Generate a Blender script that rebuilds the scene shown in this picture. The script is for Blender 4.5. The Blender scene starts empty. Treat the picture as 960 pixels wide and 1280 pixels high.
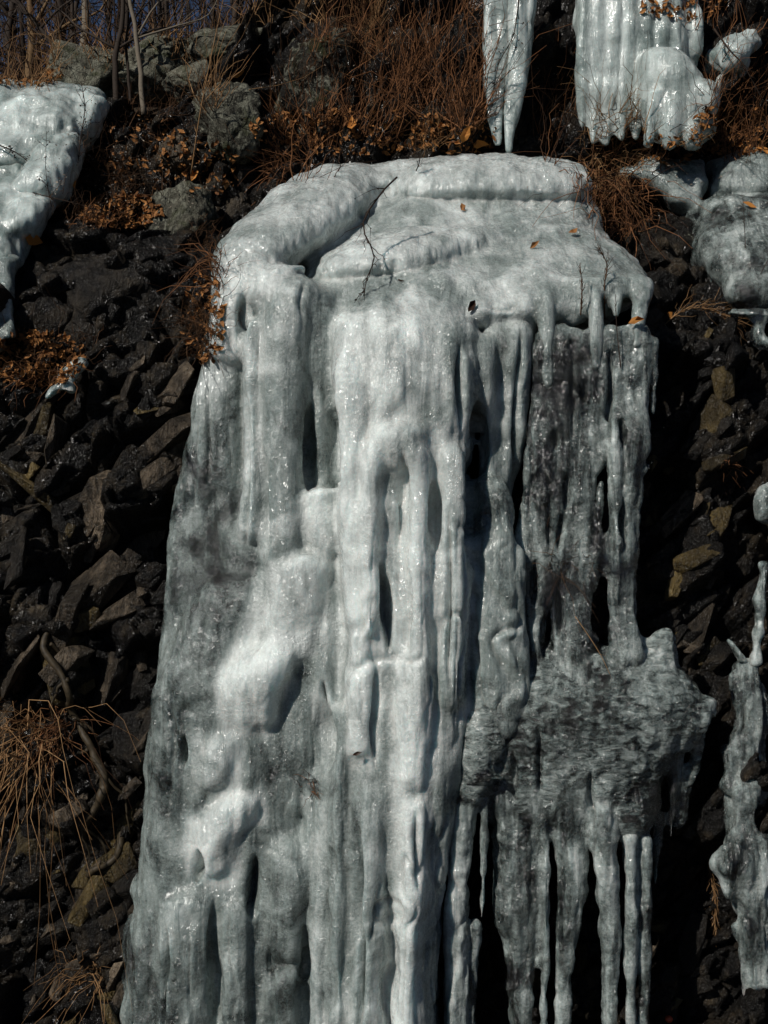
import bpy, bmesh, math, random
import numpy as np
from mathutils import Vector, Matrix
from mathutils.bvhtree import BVHTree
from mathutils.kdtree import KDTree

random.seed(7)
RNG = np.random.default_rng(7)
SC = bpy.context.scene
COL = SC.collection

# ------------------------------------------------------------------ camera
CAM_Y, CAM_Z = -6.0, 3.0
cam = bpy.data.cameras.new("camera")
cam.sensor_fit = 'VERTICAL'; cam.sensor_height = 24.0; cam.lens = 30.0
cam.clip_start = 0.05; cam.clip_end = 800
camo = bpy.data.objects.new("camera", cam); COL.objects.link(camo)
camo.location = (0, CAM_Y, CAM_Z); camo.rotation_euler = (math.radians(90), 0, 0)
SC.camera = camo

# ------------------------------------------------------------------ sky, sun, exposure
SUN = Vector((-0.52, -0.60, 0.61)).normalized()          # direction towards the sun
el = math.asin(SUN.z); az = math.atan2(SUN.x, SUN.y)
W = bpy.data.worlds.new("World"); SC.world = W; W.use_nodes = True
wt = W.node_tree; wt.nodes.clear()
sky = wt.nodes.new('ShaderNodeTexSky'); sky.sky_type = 'NISHITA'; sky.sun_disc = False
sky.sun_elevation = el; sky.sun_rotation = az
sky.altitude = 5000; sky.air_density = 0.9; sky.dust_density = 0.7; sky.ozone_density = 1.2
bg = wt.nodes.new('ShaderNodeBackground'); bg.inputs[1].default_value = 0.05
wo = wt.nodes.new('ShaderNodeOutputWorld')
wt.links.new(sky.outputs[0], bg.inputs[0]); wt.links.new(bg.outputs[0], wo.inputs[0])
sl = bpy.data.lights.new("sun", 'SUN'); sl.energy = 5.0; sl.angle = math.radians(0.5); sl.color = (1.0, 0.955, 0.89)
so = bpy.data.objects.new("sun", sl); COL.objects.link(so)
so.rotation_euler = (-SUN).to_track_quat('-Z', 'Y').to_euler(); so.location = (-8, -8, 12)
SC.view_settings.view_transform = 'Standard'; SC.view_settings.look = 'None'
SC.view_settings.exposure = -0.5; SC.view_settings.gamma = 1.0
try:
    SC.cycles.use_denoising = True
    SC.cycles.max_bounces = 10; SC.cycles.transmission_bounces = 8; SC.cycles.diffuse_bounces = 3
    SC.cycles.sample_clamp_indirect = 4.0
    SC.cycles.caustics_refractive = False; SC.cycles.caustics_reflective = False
except Exception:
    pass

# ------------------------------------------------------------------ helpers
def pxw(px, py, Y):
    """world point at depth Y that stands at photo position px, py (arrays allowed)"""
    k = (Y - CAM_Y) / 6.0 * 0.00375
    return np.stack([(px - 480) * k, Y + 0 * px, CAM_Z + (640 - py) * k], -1)
def wpx(Y): return (Y - CAM_Y) / 6.0 * 0.00375

def _hash(ix, iy, iz, seed):
    h = (ix * 374761393 + iy * 668265263 + iz * 2147483647 + seed * 1274126177) & 0xFFFFFFFF
    h = ((h ^ (h >> 13)) * 1274126177) & 0xFFFFFFFF
    h = h ^ (h >> 16)
    return (h & 0xFFFF) / 32767.5 - 1.0
def noise(p, seed=0):
    p = np.asarray(p, float); i = np.floor(p).astype(np.int64); f = p - i
    u = f * f * f * (f * (f * 6 - 15) + 10); r = 0
    for dx in (0, 1):
        for dy in (0, 1):
            for dz in (0, 1):
                w = (u[..., 0] if dx else 1 - u[..., 0]) * (u[..., 1] if dy else 1 - u[..., 1]) * (u[..., 2] if dz else 1 - u[..., 2])
                r = r + w * _hash(i[..., 0] + dx, i[..., 1] + dy, i[..., 2] + dz, seed)
    return r
def fbm(p, oct=4, seed=0, gain=.5):
    a = 1; r = 0; p = np.asarray(p, float)
    for o in range(oct):
        r = r + a * noise(p, seed + o * 17); p = p * 2.03 + 3.7; a *= gain
    return r
def worley_plane(p, seed):
    """faceted blocks: each cell gets a tilted plane, returns height and edge distance"""
    i = np.floor(p).astype(np.int64); best = np.full(p.shape[0], 9.0); sec = best.copy(); val = np.zeros(p.shape[0])
    for dx in (-1, 0, 1):
        for dy in (-1, 0, 1):
            for dz in (-1, 0, 1):
                c = i + np.array([dx, dy, dz])
                h = [_hash(c[:, 0], c[:, 1], c[:, 2], seed + k) for k in range(7)]
                q = c + .5 + .42 * np.stack(h[:3], -1)
                d = p - q; dist = np.sqrt((d * d).sum(-1))
                v = h[3] + 1.1 * (d[:, 0] * h[4] + d[:, 1] * h[5] + d[:, 2] * h[6])
                m = dist < best
                sec = np.where(m, best, np.minimum(sec, dist)); val = np.where(m, v, val); best = np.where(m, dist, best)
    return val, sec - best

def mesh_np(name, v, f):
    me = bpy.data.meshes.new(name)
    me.from_pydata([tuple(x) for x in np.asarray(v)] if not isinstance(v, list) else v, [], f if isinstance(f, list) else f.tolist())
    return me
def smooth_shade(me): me.polygons.foreach_set('use_smooth', np.ones(len(me.polygons), bool))
def tag(o, label=None, cat=None, group=None, kind=None):
    if label: o['label'] = label
    if cat: o['category'] = cat
    if group: o['group'] = group
    if kind: o['kind'] = kind
    return o
def thing(name, loc, label, cat, group=None):
    o = bpy.data.objects.new(name, None); o.empty_display_size = .05
    COL.objects.link(o); o.location = Vector(loc); return tag(o, label, cat, group)
def obj(name, v, f, mat, parent=None, smooth=True, loc=None):
    """links ONE mesh object from world space vertices"""
    base = np.array(parent.location if parent is not None else (loc if loc is not None else (0, 0, 0)), float)
    me = mesh_np(name, np.asarray(v, float) - base, f)
    if smooth: smooth_shade(me)
    me.materials.append(mat)
    o = bpy.data.objects.new(name, me); COL.objects.link(o)
    if parent is not None: o.parent = parent
    else: o.location = base
    return o
class MB:
    def __init__(s): s.v = []; s.f = []; s.n = 0; s.a = []
    def add(s, v, f, a=None):
        s.v.append(np.asarray(v, float)); s.f += [tuple(int(x) + s.n for x in q) for q in f]; s.n += len(v)
        if a is not None: s.a.append(np.full(len(v), a) if np.isscalar(a) else a)
    def V(s): return np.concatenate(s.v)
def strip_faces(nr, ns, close=True):
    f = []
    for i in range(nr - 1):
        for j in range(ns):
            a = i * ns + j; b = i * ns + (j + 1) % ns
            f.append((a, b, b + ns, a + ns))
    if close:
        f.append(tuple(range(ns - 1, -1, -1))); f.append(tuple(range((nr - 1) * ns, nr * ns)))
    return f
def pipe(pts, rad, ns=6):
    """tapered tube along a polyline"""
    pts = np.asarray(pts, float); n = len(pts); rad = np.broadcast_to(np.asarray(rad, float), (n,))
    t = np.gradient(pts, axis=0); t /= np.linalg.norm(t, axis=1)[:, None] + 1e-9
    ref = np.array([0.3, .9, .2]); s = np.cross(t, ref); s /= np.linalg.norm(s, axis=1)[:, None] + 1e-9; u = np.cross(s, t)
    a = np.linspace(0, 2 * np.pi, ns, endpoint=False)
    v = pts[:, None] + rad[:, None, None] * (np.cos(a)[None, :, None] * s[:, None] + np.sin(a)[None, :, None] * u[:, None])
    return v.reshape(-1, 3), strip_faces(n, ns)
def catmull(P, n):
    P = np.asarray(P, float); m = len(P); t = np.linspace(0, m - 1, n); i = np.clip(t.astype(int), 0, m - 2); f = (t - i)[:, None]
    p1 = P[i]; p2 = P[i + 1]; p0 = P[np.maximum(i - 1, 0)]; p3 = P[np.minimum(i + 2, m - 1)]
    return .5 * (2 * p1 + (p2 - p0) * f + (2 * p0 - 5 * p1 + 4 * p2 - p3) * f * f + (3 * p1 - p0 - 3 * p2 + p3) * f ** 3)

# ------------------------------------------------------------------ materials
def newmat(name):
    m = bpy.data.materials.new(name); m.use_nodes = True; nt = m.node_tree
    return m, nt, nt.nodes['Principled BSDF'], nt.nodes, nt.links
def N(nt, typ, **kw):
    n = nt.nodes.new(typ)
    for k, v in kw.items():
        if k in n.inputs.keys(): n.inputs[k].default_value = v
        else: setattr(n, k, v)
    return n
def ramp(nt, src, stops):
    r = nt.nodes.new('ShaderNodeValToRGB'); e = r.color_ramp.elements
    while len(e) < len(stops): e.new(.5)
    for q, (p, c) in zip(e, stops):
        q.position = p; q.color = c if len(c) == 4 else (*c, 1)
    nt.links.new(src, r.inputs[0]); return r.outputs[0]
def coords(nt, scale=(1, 1, 1), kind='Position', rot=(0, 0, 0)):
    m = N(nt, 'ShaderNodeMapping'); m.inputs['Scale'].default_value = scale; m.inputs['Rotation'].default_value = rot
    if kind == 'Position': s = nt.nodes.new('ShaderNodeNewGeometry').outputs['Position']
    else: s = nt.nodes.new('ShaderNodeTexCoord').outputs[kind]
    nt.links.new(s, m.inputs[0]); return m.outputs[0]
def noise_n(nt, vec, scale, detail=4, rough=.55, dist=0.0):
    n = N(nt, 'ShaderNodeTexNoise', Scale=scale, Detail=detail, Roughness=rough, Distortion=dist)
    nt.links.new(vec, n.inputs['Vector']); return n.outputs['Fac']
def math_n(nt, op, a, b=None):
    n = nt.nodes.new('ShaderNodeMath'); n.operation = op
    for k, x in enumerate((a, b)):
        if x is None: continue
        if isinstance(x, (int, float)): n.inputs[k].default_value = x
        else: nt.links.new(x, n.inputs[k])
    return n.outputs[0]
def bump(nt, h, strength, dist, nxt=None):
    b = N(nt, 'ShaderNodeBump', Strength=strength, Distance=dist); nt.links.new(h, b.inputs['Height'])
    if nxt is not None: nt.links.new(nxt, b.inputs['Normal'])
    return b.outputs[0]

def rock_mat(name, cols, rough, lichen=0.0, bs=1.0, scale=1.0, spec=.5, wet=0.0):
    m, nt, p, _, L = newmat(name)
    v = coords(nt); vt = coords(nt, (1, 1, .35), rot=(0, math.radians(-38), 0))
    n1 = noise_n(nt, v, 3.2 * scale, 6, .62, .6); n2 = noise_n(nt, vt, 22 * scale, 5, .65, .4); n3 = noise_n(nt, v, 90 * scale, 3, .6)
    mixf = math_n(nt, 'ADD', math_n(nt, 'MULTIPLY', n1, .65), math_n(nt, 'MULTIPLY', n2, .4))
    c = ramp(nt, mixf, [(.36, cols[0]), (.50, cols[1]), (.60, cols[2]), (.74, cols[3])])
    oi = nt.nodes.new('ShaderNodeObjectInfo')
    hv = N(nt, 'ShaderNodeHueSaturation'); L.new(c, hv.inputs['Color'])
    L.new(math_n(nt, 'ADD', math_n(nt, 'MULTIPLY', oi.outputs['Random'], .9), .55), hv.inputs['Value'])
    c = hv.outputs[0]
    if lichen > 0:
        lf = noise_n(nt, v, 13, 7, .72, 1.2)
        lm = ramp(nt, lf, [(.56 - .1 * lichen, (0, 0, 0)), (.62 - .07 * lichen, (1, 1, 1))])
        mx = N(nt, 'ShaderNodeMix', data_type='RGBA'); L.new(lm, mx.inputs[0]); L.new(c, mx.inputs[6])
        mx.inputs[7].default_value = (.20, .20, .155, 1); c = mx.outputs[2]
        mf = noise_n(nt, v, 5, 5, .7, .5)
        mm = ramp(nt, mf, [(.52, (0, 0, 0)), (.64, (.8, .8, .8))])
        mx2 = N(nt, 'ShaderNodeMix', data_type='RGBA'); L.new(mm, mx2.inputs[0]); L.new(c, mx2.inputs[6])
        mx2.inputs[7].default_value = (.035, .042, .014, 1); c = mx2.outputs[2]
    L.new(c, p.inputs['Base Color'])
    L.new(ramp(nt, n2, [(.3, (rough[0],) * 3), (.7, (rough[1],) * 3)]), p.inputs['Roughness'])
    p.inputs['Specular IOR Level'].default_value = spec
    vo = N(nt, 'ShaderNodeTexVoronoi', Scale=34 * scale); vo.feature = 'DISTANCE_TO_EDGE'; L.new(vt, vo.inputs['Vector'])
    crack = ramp(nt, vo.outputs['Distance'], [(0, (0, 0, 0)), (.09, (1, 1, 1))])
    if wet > 0:
        p.inputs['Coat Weight'].default_value = wet; p.inputs['Coat Roughness'].default_value = .17
        L.new(bump(nt, noise_n(nt, v, 48, 3, .6), 1.0, .035), p.inputs['Coat Normal'])
    nb = bump(nt, n3, .7 * bs, .016); nb = bump(nt, crack, .40 * bs, .012, nb); nb = bump(nt, n2, .9 * bs, .075, nb)
    L.new(nb, p.inputs['Normal'])
    return m
ROCK_WET = rock_mat('wet_rock', [(.002, .002, .0018), (.008, .0064, .0048), (.042, .032, .020), (.17, .127, .078)], (.5, .8), bs=1.2, spec=.12, wet=.45)
SHARD = rock_mat('shale', [(.006, .005, .004), (.04, .031, .021), (.135, .104, .072), (.36, .29, .20)], (.5, .8), spec=.15, wet=.35)
SHARD_OCHRE = rock_mat('ochre_shale', [(.02, .014, .006), (.06, .042, .014), (.12, .085, .03), (.2, .15, .06)], (.4, .7), spec=.2, wet=.5)
ROCK_DRY = rock_mat('lichen_rock', [(.008, .008, .0065), (.022, .021, .017), (.05, .046, .034), (.12, .11, .085)], (.7, .95), lichen=.5, spec=.2)
ROCK_GREY = rock_mat('grey_rock', [(.03, .03, .024), (.075, .072, .055), (.13, .125, .095), (.21, .20, .155)], (.7, .95), lichen=.8, spec=.2)
ROCK_DARK = rock_mat('dark_rock', [(.003, .003, .0027), (.009, .0076, .006), (.022, .018, .013), (.075, .06, .042)], (.5, .8), spec=.15, wet=.35)
ROCK_BROWN = rock_mat('brown_rock', [(.014, .011, .007), (.04, .03, .018), (.075, .055, .032), (.12, .09, .055)], (.35, .7), spec=.4)

def ice_mat(name, tint=(.53, .57, .553), streak=(1, .35, .14), ripple=0.0, grain=1.0, glint=.8, veil=.6, sharp=(.42, .95), gl=0.0):
    """milky ice (scattering under a wet skin) and clear ice, mixed by the vertex attribute 'clear' and cloudy noise"""
    m, nt, p, _, L = newmat(name)
    v = coords(nt); vs = coords(nt, streak)
    at = N(nt, 'ShaderNodeAttribute', attribute_name='clear'); se = N(nt, 'ShaderNodeAttribute', attribute_name='core')
    cl = noise_n(nt, v, 3.4, 6, .60, .8); cs = noise_n(nt, vs, 17, 5, .6, .8); fine = noise_n(nt, v, 55, 4, .65)
    c0 = lambda x, k: math_n(nt, 'MULTIPLY', math_n(nt, 'SUBTRACT', x, .5), k)
    s = math_n(nt, 'ADD', math_n(nt, 'ADD', c0(cl, 1.9), c0(cs, veil)), at.outputs['Fac'])
    grit = noise_n(nt, v, 130, 3, .7)
    s = math_n(nt, 'ADD', math_n(nt, 'ADD', s, c0(fine, .45)), c0(grit, .42))
    fac = ramp(nt, s, [(sharp[0], (0, 0, 0)), (sharp[1], (1, 1, 1))])
    base = ramp(nt, math_n(nt, 'ADD', math_n(nt, 'MULTIPLY', s, .6), .35),
                [(.08, tuple(min(.90, x * 1.55) for x in tint)), (.34, tint), (.56, (tint[0] * .47, tint[1] * .51, tint[2] * .50)), (.85, (tint[0] * .24, tint[1] * .28, tint[2] * .27))])
    L.new(base, p.inputs['Base Color'])
    p.inputs['IOR'].default_value = 1.31
    L.new(math_n(nt, 'MULTIPLY', se.outputs['Fac'], .92), p.inputs['Subsurface Weight'])
    p.inputs['Subsurface Radius'].default_value = (.034, .046, .050)
    p.inputs['Subsurface Scale'].default_value = 1.0
    p.inputs['Specular IOR Level'].default_value = .5
    p.inputs['Roughness'].default_value = .38
    p.inputs['Coat Weight'].default_value = 1.0; p.inputs['Coat Roughness'].default_value = .13; p.inputs['Coat IOR'].default_value = 1.5
    g = N(nt, 'ShaderNodeBsdfPrincipled'); g.inputs['Base Color'].default_value = (.90, .95, .95, 1)
    g.inputs['Transmission Weight'].default_value = 1; g.inputs['IOR'].default_value = 1.31; g.inputs['Roughness'].default_value = .15
    # relief: streaks of running water, then rough frozen patches that glitter
    pf = noise_n(nt, v, 3.2, 4, .6); patch = ramp(nt, pf, [(.40, (.12,) * 3), (.60, (1, 1, 1))])
    fm = math_n(nt, 'MULTIPLY', fine, math_n(nt, 'ADD', math_n(nt, 'MULTIPLY', patch, .8), .2))
    nb = bump(nt, math_n(nt, 'MULTIPLY', grit, patch), .6 * grain, .006); nb = bump(nt, fm, .7 * grain, .012, nb); nb = bump(nt, cs, .45, .028, nb)
    if ripple > 0:
        vr = coords(nt, (.22, .6, 1)); rp = noise_n(nt, vr, 34, 4, .6, 1.6)
        nb = bump(nt, rp, ripple, .03, nb)
    L.new(nb, p.inputs['Normal'])
    # ice crystals: every grain is a small flat facet with a tilt of its own
    fc = N(nt, 'ShaderNodeTexVoronoi', Scale=82); L.new(v, fc.inputs['Vector'])
    def vm(op, x, y):
        q = nt.nodes.new('ShaderNodeVectorMath'); q.operation = op; L.new(x, q.inputs[0])
        if isinstance(y, tuple): q.inputs[1].default_value = y
        elif y is not None: L.new(y, q.inputs['Scale' if op == 'SCALE' else 1])
        return q.outputs[0]
    tl = vm('SUBTRACT', fc.outputs['Color'], (.5, .5, .5))
    gp = noise_n(nt, v, 4.6, 4, .65); gm = ramp(nt, gp, [(.38 - gl, (.10,) * 3), (.54 - gl, (1, 1, 1))])
    tl = vm('SCALE', tl, math_n(nt, 'MULTIPLY', gm, glint * 1.15))
    gn = vm('NORMALIZE', vm('ADD', nb, tl), None)
    L.new(gn, p.inputs['Coat Normal']); L.new(nb, g.inputs['Normal'])
    g.inputs['Coat Weight'].default_value = 1; g.inputs['Coat Roughness'].default_value = .13; g.inputs['Coat IOR'].default_value = 1.5; L.new(gn, g.inputs['Coat Normal'])
    mx = nt.nodes.new('ShaderNodeMixShader'); L.new(fac, mx.inputs[0]); L.new(p.outputs[0], mx.inputs[1]); L.new(g.outputs[0], mx.inputs[2])
    L.new(mx.outputs[0], nt.nodes['Material Output'].inputs[0])
    return m
ICE = ice_mat('milky_ice')
ICE_CLEAR = ice_mat('rippled_clear_ice', ripple=.22, glint=1.0, veil=1.1, sharp=(.28, .78), gl=.10)
ICE_LEDGE = ice_mat('glassy_ripple_ice', ripple=.55, glint=1.2, streak=(.85, .9, 1.8), veil=1.8, sharp=(.40, .95), gl=.25)
ICE_GREEN = ice_mat('greenish_ice', tint=(.49, .55, .53), grain=.5, glint=.3)

def plain(name, c0, c1, rough=.8, scale=30, spec=.2, trans=0.0, rnd=.5):
    m, nt, p, _, L = newmat(name)
    gi = nt.nodes.new('ShaderNodeNewGeometry')
    n = noise_n(nt, coords(nt), scale, 3, .6)
    f = math_n(nt, 'ADD', math_n(nt, 'MULTIPLY', n, 1 - rnd), math_n(nt, 'MULTIPLY', gi.outputs['Random Per Island'], rnd))
    L.new(ramp(nt, f, [(.2, c0), (.8, c1)]), p.inputs['Base Color'])
    p.inputs['Roughness'].default_value = rough; p.inputs['Specular IOR Level'].default_value = spec
    L.new(bump(nt, n, .5, .004), p.inputs['Normal'])
    return m
GRASS_RUST = plain('rust_grass', (.018, .008, .004), (.30, .135, .058), rnd=.75)
GRASS_STRAW = plain('straw_grass', (.13, .065, .025), (.42, .25, .12))
BRUSH_DARK = plain('dark_brush', (.012, .007, .004), (.12, .062, .03), rnd=.7)
TWIG = plain('dark_twig', (.012, .008, .006), (.05, .032, .022))
LEAF = plain('dead_leaf', (.09, .035, .012), (.42, .19, .06), rough=.7)
LEAF_ORANGE = plain('orange_leaf', (.32, .12, .025), (.48, .21, .05), rough=.7)
LEAF_DARK = plain('dark_leaf', (.02, .010, .006), (.04, .02, .012), rough=.5)
BARK_DARK = plain('dark_bark', (.018, .013, .010), (.05, .037, .028), scale=60)
BARK_GREY = plain('grey_bark', (.10, .085, .065), (.22, .185, .14), scale=60)
BARK_TAN = plain('tan_bark', (.10, .06, .028), (.20, .125, .06), scale=60)
ROOT_BARK = plain('root_bark', (.006, .005, .003), (.075, .055, .03), scale=30, spec=.3, rough=.6, rnd=.0)
BERRY = plain('red_berry', (.45, .05, .02), (.55, .09, .03), rough=.35, spec=.5)
SOIL = plain('soil', (.012, .009, .006), (.05, .034, .02), rough=.9, scale=8)
PALE_FLECK = plain('seed_head', (.16, .13, .10), (.34, .29, .23), rough=.8)

# ------------------------------------------------------------------ ground, cliff, hill
PROF = np.array([(0.10, -0.6), (.12, 0), (.25, 1), (.35, 2), (.45, 3), (.58, 3.8), (.80, 4.15), (1.12, 4.42), (1.50, 4.72), (1.72, 5.0), (1.9, 5.5), (2.15, 6.1), (2.55, 6.5)])
def sstep(a, b, x): t = np.clip((x - a) / (b - a), 0, 1); return t * t * (3 - 2 * t)
def cliff_base(u, X):
    Y = np.interp(u, np.arange(len(PROF)), PROF[:, 0]); Z = np.interp(u, np.arange(len(PROF)), PROF[:, 1])
    crest = 5.75 + 1.9 * sstep(-1.25, -.2, X)
    Z = np.where(Z > 5, 5 + (Z - 5) * (crest - 5) / 1.5, Z)
    return Y, Z
def build_cliff():
    nu, nx = 560, 460
    L = np.concatenate([[0], np.cumsum(np.linalg.norm(np.diff(PROF, axis=0), axis=1))])
    us = np.interp(np.linspace(0, L[-1], nu), L, np.arange(len(PROF)))
    xs = np.concatenate([np.linspace(-7, -2.6, 30, endpoint=False), np.linspace(-2.6, 2.6, nx - 60), np.linspace(2.6, 7, 31)[1:]])
    nx = len(xs)
    U, X = np.meshgrid(us, xs, indexing='ij'); Y, Z = cliff_base(U, X)
    P = np.stack([X, Y, Z], -1).reshape(-1, 3)
    slope = np.stack([np.zeros(P.shape[0]), -np.ones(P.shape[0]) * .9, .35 + 0 * P[:, 0]], -1)
    # blocks that dip to the left, like tilted strata
    a = math.radians(38); R = np.array([[math.cos(a), 0, math.sin(a)], [0, 1, 0], [-math.sin(a), 0, math.cos(a)]])
    Q = P @ R.T
    w1, e1 = worley_plane(Q * np.array([2.0, 2.0, 3.4]) + 4, 11); w2, e2 = worley_plane(Q * np.array([6.0, 6, 11]) + 1, 23)
    d = .15 * w1 - .10 * np.exp(-(e1 / .07) ** 2) + .062 * w2 - .035 * np.exp(-(e2 / .09) ** 2)
    d = d + .12 * fbm(P * .9, 3, 3) + .025 * fbm(P * 5, 4, 9) + .010 * fbm(Q * np.array([18, 18, 45]), 3, 5)
    bench = np.exp(-((P[:, 2] - 4.5) / .45) ** 2)
    d = d * (1 - .35 * bench)
    P = P + slope * d[:, None]
    # at the crest of the cliff the sheet runs on as a wooded hill
    f = strip_faces(nu, nx, False); f = [q for k, q in enumerate(f) if k % nx != nx - 1]
    o = obj('cliff', P, f, ROCK_WET); o['kind'] = 'structure'
    return o, P, f, xs
CLIFF, CP, CF, CXS = build_cliff()
SOLID_V = [CP]; SOLID_F = [CF]; BVH = None
def rebuild_bvh():
    global BVH
    v = []; f = []; n = 0
    for a, b in zip(SOLID_V, SOLID_F):
        v += [tuple(x) for x in a]; f += [tuple(int(i) + n for i in q) for q in b]; n += len(a)
    BVH = BVHTree.FromPolygons(v, f)
def hit(px, py):
    d = Vector(((px - 480) * .000625, 1, (640 - py) * .000625)).normalized()
    return BVH.ray_cast(Vector((0, CAM_Y, CAM_Z)), d, 40)
def built_solid(v, f): SOLID_V.append(np.asarray(v)); SOLID_F.append(f)

def build_hill():
    nx, ny = 90, 70
    ys = 2.3 + 70 * np.linspace(0, 1, ny) ** 2.2; xs = 9 * np.linspace(-1, 1, nx)
    Y, X = np.meshgrid(ys, xs, indexing='ij'); X = X * (1 + (Y - 2.3) * .09)
    cr = 5.70 + 1.9 * sstep(-1.25, -.2, X / (1 + (Y - 2.3) * .09))
    Z = cr - .12 + .37 * np.minimum(Y - 2.3, 9) + .10 * np.clip(Y - 11.3, 0, 20)
    P = np.stack([X, Y, Z], -1).reshape(-1, 3); P[:, 2] += .10 * fbm(P * .8, 4, 31) * (P[:, 1] > 2.35)
    f = strip_faces(ny, nx, False); f = [q for k, q in enumerate(f) if k % nx != nx - 1]
    o = obj('hill', P, f, SOIL); o['kind'] = 'structure'; built_solid(P, f)
build_hill()
def build_ground():
    n = 60; t = np.linspace(-1, 1, n); g = np.sign(t) * np.abs(t) ** 2 * 150
    Y, X = np.meshgrid(g, g, indexing='ij'); Y = Y - 148.5
    P = np.stack([X, Y, 0 * X], -1).reshape(-1, 3); P[:, 2] = .05 * fbm(P * .6, 3, 41)
    f = strip_faces(n, n, False); f = [q for k, q in enumerate(f) if k % n != n - 1]
    o = obj('ground', P, f, SOIL); o['kind'] = 'structure'
build_ground()

# ------------------------------------------------------------------ ice builder
def loft(rows, ns=22, exp=2.2, step=.03, roundtop=True, roundbot=True, lean=0.0):
    """rows of (px, py, Yfront, half width px, half depth m): one ice mass as stacked horizontal ovals"""
    R = np.array(rows, float); Yc = R[:, 2] + R[:, 4]
    C = pxw(R[:, 0], R[:, 1], Yc); hw = R[:, 3] * wpx(Yc)
    seg = np.linalg.norm(np.diff(C, axis=0), axis=1).sum(); n = max(6, int(seg / step))
    D = catmull(np.column_stack([C, hw, R[:, 4]]), n)
    C = D[:, :3]; hw = np.maximum(D[:, 3], .004); hd = np.maximum(D[:, 4], .004)
    s = np.concatenate([[0], np.cumsum(np.linalg.norm(np.diff(C, axis=0), axis=1))])
    def rnd(dist, e): t = np.clip(1 - dist / max(e, 1e-3), 0, 1); return np.sqrt(np.maximum(1 - t * t, .0009))
    k = np.ones(n)
    if roundtop: k *= rnd(s, min(.8 * hw[0], .12, s[-1] * .4) + 1e-3)
    if roundbot: k *= rnd(s[-1] - s, min(.8 * hw[-1], .10, s[-1] * .4) + 1e-3)
    a = np.linspace(0, 2 * np.pi, ns, endpoint=False); ca = np.cos(a); sa = np.sin(a)
    ex = np.sign(ca) * np.abs(ca) ** (2 / exp); ey = np.sign(sa) * np.abs(sa) ** (2 / exp)
    v = C[:, None].repeat(ns, 1).copy()
    v[:, :, 0] += (hw * k)[:, None] * ex; v[:, :, 1] += (hd * k)[:, None] * ey
    f = strip_faces(n, ns); f = [q[::-1] for q in f]
    return v.reshape(-1, 3), f
def laplace(v, e, it, lam=.5, a=None):
    n = len(v); deg = np.bincount(e.ravel(), minlength=n).astype(float)[:, None] + 1e-9
    for _ in range(it):
        s = np.stack([np.bincount(e[:, 0], v[e[:, 1], c], n) + np.bincount(e[:, 1], v[e[:, 0], c], n) for c in range(v.shape[1])], -1)
        v = v + lam * (s / deg - v)
    return v
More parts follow.
